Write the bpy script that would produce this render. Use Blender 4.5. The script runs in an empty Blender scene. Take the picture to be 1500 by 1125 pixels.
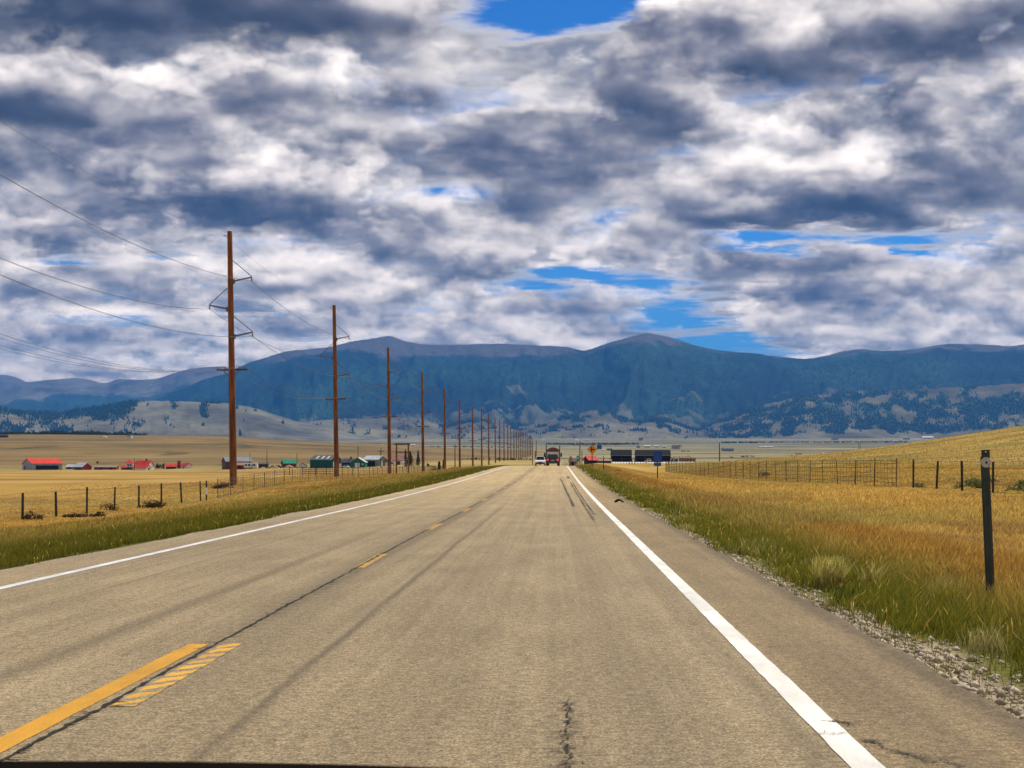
import bpy, bmesh, math, random
import numpy as np
from mathutils import Vector, Matrix

random.seed(7)
RNG = np.random.default_rng(11)
SC = bpy.context.scene
COL = SC.collection

# ------------------------------------------------------------------ camera
# principal direction = straight along the road (+Y), level; framing by lens shift
F = 2400.0            # focal length in photograph pixels (1500 wide)
U0, V0 = 815.0, 677.7 # where the level forward direction falls
EYE = 1.35
cam_d = bpy.data.cameras.new('camera')
cam = bpy.data.objects.new('camera', cam_d); COL.objects.link(cam)
cam.location = (0, 0, EYE); cam.rotation_euler = (math.pi/2, 0, 0)
cam_d.sensor_width = 36.0
cam_d.lens = F/1500*36
cam_d.shift_x = -(U0-750)/1500
cam_d.shift_y = (V0-562.5)/1500
cam_d.clip_start = 0.05; cam_d.clip_end = 80000
cam_d.dof.use_dof = True
cam_d.dof.focus_distance = 60.0
cam_d.dof.aperture_fstop = 18.0
SC.camera = cam

SUN_EL, SUN_AZ = math.radians(48), math.radians(38)   # azimuth clockwise from +Y
SUN_DIR = Vector((math.sin(SUN_AZ)*math.cos(SUN_EL), math.cos(SUN_AZ)*math.cos(SUN_EL), math.sin(SUN_EL)))
sl = bpy.data.lights.new('sun', 'SUN'); sl.energy = 3.6; sl.angle = math.radians(0.5); sl.color = (1.0, 0.93, 0.82)
so = bpy.data.objects.new('sun', sl); COL.objects.link(so)
so.rotation_euler = SUN_DIR.to_track_quat('Z', 'Y').to_euler(); so.location = (300, 300, 500)
SC.view_settings.view_transform = 'Standard'; SC.view_settings.look = 'None'
SC.view_settings.exposure = 0.4; SC.view_settings.gamma = 1.0
# ------------------------------------------------------------------ sky
def build_sky():
    w = bpy.data.worlds.new('World'); SC.world = w; w.use_nodes = True
    nt = w.node_tree; N = nt.nodes; L = nt.links
    for n in list(N): N.remove(n)

    def wire(tree, sock, val):
        if isinstance(val, (int, float)): sock.default_value = val
        elif isinstance(val, tuple): sock.default_value = val
        else: tree.links.new(val, sock)
    def mk(tree):
        def M(op, a, b=None, c=None, clamp=False):
            n = tree.nodes.new('ShaderNodeMath'); n.operation = op; n.use_clamp = clamp
            wire(tree, n.inputs[0], a)
            if b is not None: wire(tree, n.inputs[1], b)
            if c is not None: wire(tree, n.inputs[2], c)
            return n.outputs[0]
        return M
    def vmath(tree, op, a, b=None):
        n = tree.nodes.new('ShaderNodeVectorMath'); n.operation = op
        wire(tree, n.inputs[0], a)
        if b is not None:
            if op == 'SCALE': wire(tree, n.inputs[3], b)
            else: wire(tree, n.inputs[1], b)
        return n.outputs[0]
    def mixc(tree, f, a, b):
        n = tree.nodes.new('ShaderNodeMix'); n.data_type = 'RGBA'; n.clamp_factor = True
        wire(tree, n.inputs[0], f); wire(tree, n.inputs[6], a); wire(tree, n.inputs[7], b)
        return n.outputs[2]
    def sstep(tree, x, lo, hi):
        n = tree.nodes.new('ShaderNodeMapRange'); n.interpolation_type = 'SMOOTHSTEP'
        wire(tree, n.inputs[0], x); n.inputs[1].default_value = lo; n.inputs[2].default_value = hi
        return n.outputs[0]
    M = mk(nt)

    tc = N.new('ShaderNodeTexCoord')
    sep = N.new('ShaderNodeSeparateXYZ'); L.new(tc.outputs['Generated'], sep.inputs[0])
    x, y, z = sep.outputs
    zc = M('MAXIMUM', z, 0.004)
    inv = M('DIVIDE', 1.0, M('ADD', zc, 0.03))
    cx = N.new('ShaderNodeCombineXYZ')
    wire(nt, cx.inputs[0], M('MULTIPLY', x, inv)); wire(nt, cx.inputs[1], M('MULTIPLY', y, inv)); cx.inputs[2].default_value = 1.0
    P = cx.outputs[0]
    # where things stand in the sky: tangent of azimuth and of elevation
    yy = M('MAXIMUM', y, 0.08)
    tu = M('DIVIDE', x, yy); tv = M('DIVIDE', z, yy)

    # soft warp so that the placed masses have ragged outlines
    wn = N.new('ShaderNodeTexNoise'); wn.noise_dimensions = '3D'
    L.new(P, wn.inputs['Vector']); wn.inputs['Scale'].default_value = 1.9; wn.inputs['Detail'].default_value = 6; wn.inputs['Roughness'].default_value = 0.62
    ws = N.new('ShaderNodeSeparateXYZ'); L.new(wn.outputs['Color'], ws.inputs[0])
    tu = M('ADD', tu, M('MULTIPLY', M('SUBTRACT', ws.outputs[0], 0.5), 0.10))
    tv = M('ADD', tv, M('MULTIPLY', M('MULTIPLY', M('SUBTRACT', ws.outputs[1], 0.5), 0.16), M('MULTIPLY', tv, 2.2)))

    def blob(px, py, rx, ry):
        u0, v0, a, b = (px-U0)/F, (V0-py)/F, rx/F, ry/F
        du = M('MULTIPLY', M('SUBTRACT', tu, u0), 1/a); dv = M('MULTIPLY', M('SUBTRACT', tv, v0), 1/b)
        q = M('ADD', M('MULTIPLY', du, du), M('MULTIPLY', dv, dv))
        return M('POWER', 2.718, M('MULTIPLY', q, -1.0))
    def total(items):
        acc = None
        for (px, py, rx, ry, k) in items:
            t = M('MULTIPLY', blob(px, py, rx, ry), k)
            acc = t if acc is None else M('ADD', acc, t)
        return acc
    COVER = SKY_COVER; SHADE = SKY_SHADE
    cover = total(COVER)
    shade = M('SUBTRACT', M('MULTIPLY', total(SHADE), 0.62), M('MULTIPLY', M('POWER', 2.718, M('MULTIPLY', tv, -9.0)), 0.46))

    # one slice of the cloud layer
    g = bpy.data.node_groups.new('cloud_slice', 'ShaderNodeTree')
    I = g.interface
    for nm, ty in (('P', 'NodeSocketVector'), ('Jit', 'NodeSocketFloat'), ('Index', 'NodeSocketFloat'), ('Cover', 'NodeSocketFloat'),
                   ('Shade', 'NodeSocketFloat'), ('Col', 'NodeSocketVector'), ('T', 'NodeSocketFloat')):
        I.new_socket(nm, in_out='INPUT', socket_type=ty)
    I.new_socket('Col', in_out='OUTPUT', socket_type='NodeSocketVector'); I.new_socket('T', in_out='OUTPUT', socket_type='NodeSocketFloat')
    gi = g.nodes.new('NodeGroupInput'); go = g.nodes.new('NodeGroupOutput')
    G = mk(g); o = gi.outputs
    h = G('MULTIPLY', G('ADD', o['Index'], o['Jit']), 1/NS)          # 0 at cloud base, 1 at the tops
    H = G('MULTIPLY_ADD', h, THICK, 1.0)
    p = vmath(g, 'SCALE', o['P'], H)
    p = vmath(g, 'MULTIPLY', p, (0.78, 1.10, 1.25))
    p = vmath(g, 'ADD', p, SKY_SEED)
    def noise(vec, sc, det, ro):
        n = g.nodes.new('ShaderNodeTexNoise'); n.noise_dimensions = '3D'
        wire(g, n.inputs['Vector'], vec); n.inputs['Scale'].default_value = sc; n.inputs['Detail'].default_value = det
        n.inputs['Roughness'].default_value = ro; n.inputs['Lacunarity'].default_value = 2.15
        return n.outputs[0]
    n1 = noise(p, SKY_SCALE, 6.0, 0.585)
    ps = vmath(g, 'ADD', p, (0.02, -0.01, 0.085))
    n2 = noise(ps, SKY_SCALE, 6.0, 0.585)
    base_ramp = sstep(g, h, 0.0, 0.10)
    d = G('ADD', G('SUBTRACT', n1, SKY_THR), o['Cover'])
    d = G('SUBTRACT', d, G('MULTIPLY', G('POWER', h, 1.3), SKY_TOPFALL))
    a = G('MULTIPLY', G('MULTIPLY', d, SKY_GAIN, clamp=True), base_ramp, clamp=True)
    # light: high and thin parts catch the sun, the thick base stays dark
    dl = G('ADD', G('SUBTRACT', n2, SKY_THR), o['Cover'])
    lit = G('MULTIPLY_ADD', G('POWER', h, 0.8), 1.15, 0.10)
    lit = G('SUBTRACT', lit, G('MULTIPLY', G('MAXIMUM', dl, -0.05), 1.3))
    lit = G('ADD', lit, G('MULTIPLY', G('SUBTRACT', n1, n2), 4.6))
    lit = G('SUBTRACT', lit, o['Shade'])
    ramp = g.nodes.new('ShaderNodeValToRGB')
    g.links.new(lit, ramp.inputs[0])
    el = ramp.color_ramp.elements
    stops = SKY_RAMP
    el[0].position = stops[0][0]; el[0].color = stops[0][1] + (1,)
    el[1].position = stops[-1][0]; el[1].color = stops[-1][1] + (1,)
    for ps_, c_ in stops[1:-1]:
        e = el.new(ps_); e.color = c_ + (1,)
    wgt = G('MULTIPLY', a, o['T'])
    cc = vmath(g, 'SCALE', ramp.outputs[0], wgt)
    g.links.new(vmath(g, 'ADD', o['Col'], cc), go.inputs['Col'])
    g.links.new(G('MULTIPLY', o['T'], G('SUBTRACT', 1.0, a)), go.inputs['T'])

    jn = N.new('ShaderNodeTexWhiteNoise'); jn.noise_dimensions = '3D'
    L.new(vmath(nt, 'SCALE', tc.outputs['Generated'], 9173.0), jn.inputs['Vector'])
    col, T = None, None
    for i in range(NS):
        s = N.new('ShaderNodeGroup'); s.node_tree = g
        L.new(P, s.inputs['P']); L.new(jn.outputs['Value'], s.inputs['Jit']); s.inputs['Index'].default_value = i
        L.new(cover, s.inputs['Cover']); L.new(shade, s.inputs['Shade'])
        if col is None: s.inputs['Col'].default_value = (0, 0, 0); s.inputs['T'].default_value = 1.0
        else: L.new(col, s.inputs['Col']); L.new(T, s.inputs['T'])
        col, T = s.outputs['Col'], s.outputs['T']

    sky = N.new('ShaderNodeTexSky'); sky.sky_type = 'NISHITA'; sky.sun_disc = False
    sky.sun_elevation = SUN_EL; sky.sun_rotation = SUN_AZ; sky.altitude = 2900; sky.air_density = 1.0; sky.dust_density = 0.3; sky.ozone_density = 3.0
    hs = N.new('ShaderNodeHueSaturation'); hs.inputs['Saturation'].default_value = 1.25
    L.new(sky.outputs[0], hs.inputs['Color'])
    clear = vmath(nt, 'MULTIPLY', hs.outputs[0], SKY_CLEAR)
    # a thin, higher sheet of broken cloud behind the main layer
    hn = N.new('ShaderNodeTexNoise'); hn.noise_dimensions = '3D'
    L.new(vmath(nt, 'MULTIPLY', P, (1.5, 1.8, 1.0)), hn.inputs['Vector']); hn.inputs['Scale'].default_value = 1.0; hn.inputs['Detail'].default_value = 5; hn.inputs['Roughness'].default_value = 0.58
    hd = M('ADD', M('SUBTRACT', hn.outputs[0], 0.385), M('MULTIPLY', cover, 1.1))
    ha = sstep(nt, hd, -.06, .14)
    hc = mixc(nt, sstep(nt, hd, 0.02, 0.22), (.74*K, .68*K, .62*K, 1), (.22*K, .23*K, .27*K, 1))
    clear = mixc(nt, ha, clear, hc)
    clear = vmath(nt, 'SCALE', clear, T)
    low = M('POWER', 2.718, M('MULTIPLY', tv, -13.0), clamp=True)      # low clouds are tinted creamier to offset the blue haze
    warm = mixc(nt, low, (1.0, 1.0, 1.0, 1), (1.62, 1.42, 1.06, 1))
    clear = vmath(nt, 'SCALE', clear, M('SUBTRACT', 1.0, M('MULTIPLY', low, .35)))
    full = vmath(nt, 'ADD', clear, vmath(nt, 'MULTIPLY', col, warm))
    below = M('GREATER_THAN', z, -0.02)
    full = mixc(nt, below, (1.6, 1.5, 1.2, 1), full)
    bg = N.new('ShaderNodeBackground'); L.new(full, bg.inputs['Color']); bg.inputs['Strength'].default_value = 0.1
    out = N.new('ShaderNodeOutputWorld'); L.new(bg.outputs[0], out.inputs['Surface'])
    w.cycles.sampling_method = 'MANUAL'; w.cycles.sample_map_resolution = 512

NS = 11
THICK = 0.55
SKY_SEED = (21.9, 14.2, 2.5)
SKY_SCALE = 1.8
SKY_THR = 0.51
SKY_TOPFALL = 0.13
SKY_GAIN = 60.0
SKY_CLEAR = (0.30, 0.62, 0.86)
K = 10.0
SKY_RAMP = [(0.0, (.030*K, .031*K, .047*K)), (0.25, (.090*K, .088*K, .115*K)), (0.5, (.21*K, .20*K, .235*K)), (0.72, (.62*K, .57*K, .54*K)), (1.0, (1.22*K, 1.10*K, 1.02*K))]
# (photograph x, y, radii, amount): blue gaps are negative cover
SKY_COVER = [(755, 10, 70, 46, -.20), (840, 4, 80, 36, -.20), (955, -6, 60, 24, -.17), (1110, 354, 70, 17, -.15), (1230, 350, 100, 16, -.16), (1350, 353, 70, 14, -.13), (790, 411, 70, 20, -.16), (890, 405, 80, 22, -.17), (985, 458, 75, 36, -.17), (1065, 508, 85, 22, -.17),
             (110, 385, 60, 12, -.11), (130, 470, 100, 11, -.11), (390, 455, 50, 12, -.11), (500, 500, 50, 9, -.09), (230, 372, 40, 10, -.08),
             (230, 130, 300, 80, .04), (690, 210, 220, 30, .04), (1300, 290, 240, 36, .04), (330, 300, 340, 30, .03), (1180, 428, 170, 20, .05)]
SKY_SHADE = [(190, 140, 300, 70, .24), (20, 10, 200, 90, .30), (680, 212, 220, 26, .20), (330, 300, 360, 26, .20), (1300, 285, 230, 34, .28), (1180, 428, 170, 16, .18), (1470, 90, 180, 130, .34), (560, 120, 150, 24, .10),
             (420, 222, 170, 34, -.18), (880, 100, 260, 44, -.16), (680, 258, 190, 16, -.18), (1060, 240, 180, 18, -.18), (1250, 385, 220, 16, -.14), (1250, 490, 220, 20, -.12)]
build_sky()
# ------------------------------------------------------------------ helpers
def tag(o, label=None, cat=None, group=None, kind=None):
    if label: o['label'] = label
    if cat: o['category'] = cat
    if group: o['group'] = group
    if kind: o['kind'] = kind
    return o
def empty(name, loc, rz=0.0, label=None, cat=None, group=None, tilt=None):
    o = bpy.data.objects.new(name, None); COL.objects.link(o)
    o.empty_display_size = 0.3; o.location = loc; o.rotation_euler = (tilt[0] if tilt else 0, tilt[1] if tilt else 0, rz)
    return tag(o, label, cat, group)
def children(o, allobs=None):
    return [c for c in COL.objects if c.parent == o]
def link_mesh(name, me, mat, parent=None, smooth=False):
    o = bpy.data.objects.new(name, me); COL.objects.link(o)
    if mat is not None: me.materials.append(mat)
    if parent is not None: o.parent = parent
    if smooth: me.polygons.foreach_set('use_smooth', [True]*len(me.polygons))
    return o

class MB:
    """collects shapes into one mesh"""
    def __init__(s): s.v = []; s.f = []
    def add(s, vs, fs):
        b = len(s.v); s.v += [tuple(p) for p in vs]; s.f += [tuple(i+b for i in f) for f in fs]; return s
    def box(s, x0, x1, y0, y1, z0, z1):
        return s.add([(x0,y0,z0),(x1,y0,z0),(x1,y1,z0),(x0,y1,z0),(x0,y0,z1),(x1,y0,z1),(x1,y1,z1),(x0,y1,z1)],
                     [(0,3,2,1),(4,5,6,7),(0,1,5,4),(1,2,6,5),(2,3,7,6),(3,0,4,7)])
    def tube(s, pts, r, n=8, caps=True):
        pts = [Vector(p) for p in pts]
        rs = r if isinstance(r, (list, tuple)) else [r]*len(pts)
        vs, fs = [], []
        for i, p in enumerate(pts):
            d = (pts[min(i+1, len(pts)-1)] - pts[max(i-1, 0)]).normalized()
            a = d.cross(Vector((0,0,1)) if abs(d.z) < .95 else Vector((1,0,0))).normalized(); b = d.cross(a)
            for k in range(n):
                t = 2*math.pi*k/n; vs.append(p + (a*math.cos(t) + b*math.sin(t))*rs[i])
        for i in range(len(pts)-1):
            for k in range(n):
                fs.append((i*n+k, i*n+(k+1) % n, (i+1)*n+(k+1) % n, (i+1)*n+k))
        if caps:
            fs.append(tuple(range(n))); fs.append(tuple((len(pts)-1)*n+k for k in reversed(range(n))))
        return s.add(vs, fs)
    def prism(s, prof, a0, a1, axis='y'):
        """profile of (p,q) points extruded along an axis"""
        n = len(prof)
        if axis == 'y': m = lambda p, q, a: (p, a, q)
        elif axis == 'x': m = lambda p, q, a: (a, p, q)
        else: m = lambda p, q, a: (p, q, a)
        vs = [m(p, q, a0) for p, q in prof] + [m(p, q, a1) for p, q in prof]
        fs = [tuple(range(n)), tuple(reversed(range(n, 2*n)))] + [(i, n+i, n+(i+1) % n, (i+1) % n) for i in range(n)]
        return s.add(vs, fs)
    def build(s, name, mat, parent=None, smooth=False, bevel=0.0):
        me = bpy.data.meshes.new(name); me.from_pydata(s.v, [], s.f); me.update()
        bm = bmesh.new(); bm.from_mesh(me); bmesh.ops.recalc_face_normals(bm, faces=bm.faces)
        if bevel: bmesh.ops.bevel(bm, geom=list(bm.edges), offset=bevel, segments=2, affect='EDGES', profile=0.6)
        bm.to_mesh(me); bm.free()
        return link_mesh(name, me, mat, parent, smooth)

def np_mesh(name, verts, faces, mat, attrs=None, smooth=False):
    """verts (n,3) and faces (m,k) numpy arrays"""
    me = bpy.data.meshes.new(name)
    n, m, k = len(verts), len(faces), faces.shape[1]
    me.vertices.add(n); me.vertices.foreach_set('co', verts.astype(np.float32).ravel())
    me.loops.add(m*k); me.loops.foreach_set('vertex_index', faces.astype(np.int32).ravel())
    me.polygons.add(m); me.polygons.foreach_set('loop_start', np.arange(0, m*k, k, dtype=np.int32))
    if smooth: me.polygons.foreach_set('use_smooth', np.ones(m, dtype=bool))
    for nm, a in (attrs or {}).items():
        if a.ndim == 2:
            at = me.attributes.new(nm, 'FLOAT_COLOR', 'POINT')
            rgba = np.ones((n, 4), np.float32); rgba[:, :3] = a; at.data.foreach_set('color', rgba.ravel())
        else:
            at = me.attributes.new(nm, 'FLOAT', 'POINT'); at.data.foreach_set('value', a.astype(np.float32))
    me.update(); me.validate()
    return link_mesh(name, me, mat)
def grid_faces(r, c):
    i = np.arange(r-1)[:, None]*c + np.arange(c-1)[None, :]
    return np.stack([i, i+1, i+c+1, i+c], -1).reshape(-1, 4)

def hash2(ix, iy, seed):
    h = (ix.astype(np.int64)*374761393 + iy.astype(np.int64)*668265263 + seed*1442695041) & 0xffffffff
    h = ((h ^ (h >> 13))*1274126177) & 0xffffffff
    return ((h ^ (h >> 16)) & 0xffff)/65535.0
def vnoise(x, y, seed=0):
    ix, iy = np.floor(x), np.floor(y); fx, fy = x-ix, y-iy
    fx = fx*fx*fx*(fx*(fx*6-15)+10); fy = fy*fy*fy*(fy*(fy*6-15)+10)
    a = hash2(ix, iy, seed); b = hash2(ix+1, iy, seed); c = hash2(ix, iy+1, seed); d = hash2(ix+1, iy+1, seed)
    return (a*(1-fx)+b*fx)*(1-fy) + (c*(1-fx)+d*fx)*fy
def fbm(x, y, octv=4, seed=0, ro=0.5):
    x = np.asarray(x, float); y = np.asarray(y, float); s = 0; a = 1; t = 0
    for o in range(octv):
        s = s + a*(vnoise(x*2**o+17.3*o, y*2**o-9.1*o, seed+o*7)-0.5); t += a; a *= ro
    return s/t*2          # about -1..1
def ridged(x, y, octv=4, seed=0, ro=0.5):
    s = 0; a = 1; t = 0
    for o in range(octv):
        s = s + a*(1-np.abs(2*vnoise(x*2**o+5.3*o, y*2**o+3.7*o, seed+o*13)-1)); t += a; a *= ro
    return s/t            # 0..1
def ss(x, a, b):
    t = np.clip((np.asarray(x, float)-a)/(b-a), 0, 1); return t*t*(3-2*t)
def curve(x, xs, ys):
    """smooth monotone-ish curve through the points"""
    xs = np.asarray(xs, float); ys = np.asarray(ys, float); x = np.asarray(x, float)
    dx = np.diff(xs); s = np.diff(ys)/dx
    m = np.concatenate([[s[0]], np.where(s[:-1]*s[1:] > 0, 2*s[:-1]*s[1:]/(s[:-1]+s[1:]+1e-12), 0), [s[-1]]])
    xx = np.clip(x, xs[0], xs[-1]); i = np.clip(np.searchsorted(xs, xx)-1, 0, len(xs)-2)
    h = dx[i]; t = (xx-xs[i])/h
    return (2*t**3-3*t**2+1)*ys[i] + (t**3-2*t**2+t)*h*m[i] + (-2*t**3+3*t**2)*ys[i+1] + (t**3-t**2)*h*m[i+1]

# ------------------------------------------------------------------ materials
class MT:
    def __init__(s, name, rough=0.85, spec=0.3, metal=0.0):
        s.m = bpy.data.materials.new(name); s.m.use_nodes = True; s.t = s.m.node_tree
        s.b = s.t.nodes['Principled BSDF']; s.b.inputs['Roughness'].default_value = rough
        s.b.inputs['Specular IOR Level'].default_value = spec; s.b.inputs['Metallic'].default_value = metal
        s._p = None
    def node(s, t): return s.t.nodes.new(t)
    def put(s, sock, v):
        if isinstance(v, (int, float)): sock.default_value = v
        elif isinstance(v, tuple): sock.default_value = v if len(v) == len(sock.default_value) else v + (1,)
        else: s.t.links.new(v, sock)
    @property
    def pos(s):
        if s._p is None: s._p = s.node('ShaderNodeTexCoord').outputs['Object']
        return s._p
    def world(s): return s.node('ShaderNodeNewGeometry').outputs['Position']
    def xyz(s, v):
        n = s.node('ShaderNodeSeparateXYZ'); s.put(n.inputs[0], v); return n.outputs
    def scale(s, v, k):
        n = s.node('ShaderNodeVectorMath'); n.operation = 'MULTIPLY'; s.put(n.inputs[0], v); s.put(n.inputs[1], k); return n.outputs[0]
    def math(s, op, a, b=None, c=None, clamp=False):
        n = s.node('ShaderNodeMath'); n.operation = op; n.use_clamp = clamp; s.put(n.inputs[0], a)
        if b is not None: s.put(n.inputs[1], b)
        if c is not None: s.put(n.inputs[2], c)
        return n.outputs[0]
    def noise(s, v, sc, det=4, ro=0.55, dim='3D'):
        n = s.node('ShaderNodeTexNoise'); n.noise_dimensions = dim; s.put(n.inputs['Vector'], v)
        n.inputs['Scale'].default_value = sc; n.inputs['Detail'].default_value = det; n.inputs['Roughness'].default_value = ro
        return n.outputs[0]
    def ramp(s, x, lo, hi, a=0.0, b=1.0):
        n = s.node('ShaderNodeMapRange'); n.interpolation_type = 'SMOOTHSTEP'; s.put(n.inputs[0], x)
        n.inputs[1].default_value = lo; n.inputs[2].default_value = hi; n.inputs[3].default_value = a; n.inputs[4].default_value = b
        return n.outputs[0]
    def mix(s, f, a, b, mode='MIX'):
        n = s.node('ShaderNodeMix'); n.data_type = 'RGBA'; n.blend_type = mode
        s.put(n.inputs[0], f); s.put(n.inputs[6], a); s.put(n.inputs[7], b); return n.outputs[2]
    def attr(s, nm, out='Color'):
        n = s.node('ShaderNodeAttribute'); n.attribute_name = nm; return n.outputs[out]
    def color(s, c): s.put(s.b.inputs['Base Color'], c); return s
    def bump(s, h, strength=0.3, dist=0.02):
        n = s.node('ShaderNodeBump'); s.put(n.inputs['Height'], h); n.inputs['Strength'].default_value = strength; n.inputs['Distance'].default_value = dist
        s.t.links.new(n.outputs[0], s.b.inputs['Normal']); return s
def paint(name, c, var=0.18, sc=1.5, rough=0.6, spec=0.3, metal=0.0, stretch=(1, 1, 1), dirt=None, bump=0.0):
    """a plain painted, timber or metal surface with uneven tone"""
    k = MT(name, rough, spec, metal)
    v = k.scale(k.pos, stretch)
    n = k.noise(v, sc, 5, 0.6)
    lo = tuple(x*(1-var) for x in c); hi = tuple(min(1, x*(1+var)) for x in c)
    col = k.mix(k.ramp(n, 0.3, 0.7), lo, hi)
    if dirt is not None: col = k.mix(k.ramp(k.noise(v, sc*3.7, 6, 0.65), 0.52, 0.72), col, dirt)
    k.color(col)
    if bump: k.bump(n, bump, 0.01)
    return k.m
# ------------------------------------------------------------------ lie of the land
XL, XR = -6.88, 2.45               # pavement edges
RY = [-60, 0, 45, 87, 130, 165, 195, 222, 255, 300, 360, 450, 600, 800, 1200]
RZ = [0, 0, .01, .12, .38, .64, .83, .91, .80, .40, -.35, -1.0, -1.3, -.5, 3.0]
def road_z(y): return curve(y, RY, RZ)
def plain_z(y):
    return curve(y, [-60, 300, 500, 650, 800, 1500, 3000, 6000, 9000, 10500, 14000], [0, .2, .80, 1.0, 2.0, 6.2, 23.5, 75.6, 138, 172, 240])
def land_z(x, y):
    x = np.asarray(x, float); y = np.asarray(y, float)
    rz = road_z(y); rz = np.where(y > 420, np.minimum(rz, plain_z(y)-.6), rz)
    # left of the road
    bl = curve(y, [-60, 0, 60, 105, 140, 205, 330, 500, 800, 1100], [-.9, -1.0, -1.3, -1.15, -.42, -.38, -.42, -.8, -1.2, 2.0])
    bl = bl - 2.0*ss(-x, 60, 240)*ss(y, 180, 800)*(1-ss(y, 900, 1300)) - 0.9*ss(-x, 38, 70)*(1-ss(y, 250, 500))
    tl = ss(-x, 7.0, 20.5)*0.55 + np.clip((-x-6.9)/14, 0, 1)*0.45
    left = rz + (bl-rz)*tl - .04*ss(-x, 6.9, 7.3)
    # right of the road
    verge = rz - .06 - .022*np.clip(x-2.45, 0, 10)
    fld = curve(y, [-60, 0, 60, 100, 143, 181, 250, 330, 420, 600], [-.15, -.1, .08, -.1, -.28, -.33, -.25, .25, .75, 1.15])
    hill = curve(x, [12, 17, 21, 26, 35, 44.5, 53.6, 62.8, 90, 160], [0, .12, .8, 1.75, 2.4, 3.3, 4.4, 5.9, 9.5, 12.0])*curve(y, [-60, 35, 80, 150, 205, 245, 330, 480], [.1, .1, .4, .82, 1, 1, .55, 0])
    right = verge + (fld-verge)*ss(x, 5.5, 13) + hill
    near = np.where(x < -2.2, left, right)
    inside = ss(x, XL-.02, XL+.12)*(1-ss(x, XR-.12, XR+.02))
    near = near*(1-inside) + (rz-.09)*inside
    pl = plain_z(y)
    a = x/np.maximum(y, 50.0)
    lp = pl + (curve(y, [-60, 600, 800, 1050, 1500], [-1, -2.0, -3.0, -1.6, 0]))*ss(-a, .05, .13) - 1.8*ss(-a, .16, .27)*(1-ss(y, 950, 1200))
    hl = curve(a, [-.60, -.34, -.2, -.173, -.131, -.09, -.064, -.048, -.02, 0.0], [30, 25, 22, 18.5, 14.5, 11, 7.5, 4.2, 1.0, 0])*curve(y, [-60, 850, 1000, 1500, 2000, 2250, 3400], [0, 0, .06, .55, 1, .98, 0])
    far = lp + hl
    t = ss(y, 420, 760)
    z = near*(1-t) + far*t
    amp = ss(y, 700, 3000)*3.0
    z = z + amp*fbm(x/420, y/700, 3, 5) + np.where(y > 30, .05, .02)*fbm(x/3.1, y/3.1, 3, 21)*(1-inside)*(1-ss(y, 600, 1200)) + .35*ss(y, 250, 700)*fbm(x/40, y/60, 3, 31)*(1-ss(np.abs(x+2), 6, 14)*0)*(1-inside)
    return z
def gz(x, y): return float(land_z(np.array([x]), np.array([y]))[0])
def at(u, d):
    """a spot on the ground a given way off, along the line of sight of a column of the photograph"""
    x = (u-U0)/F*d; return x, d, gz(x, d)

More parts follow.
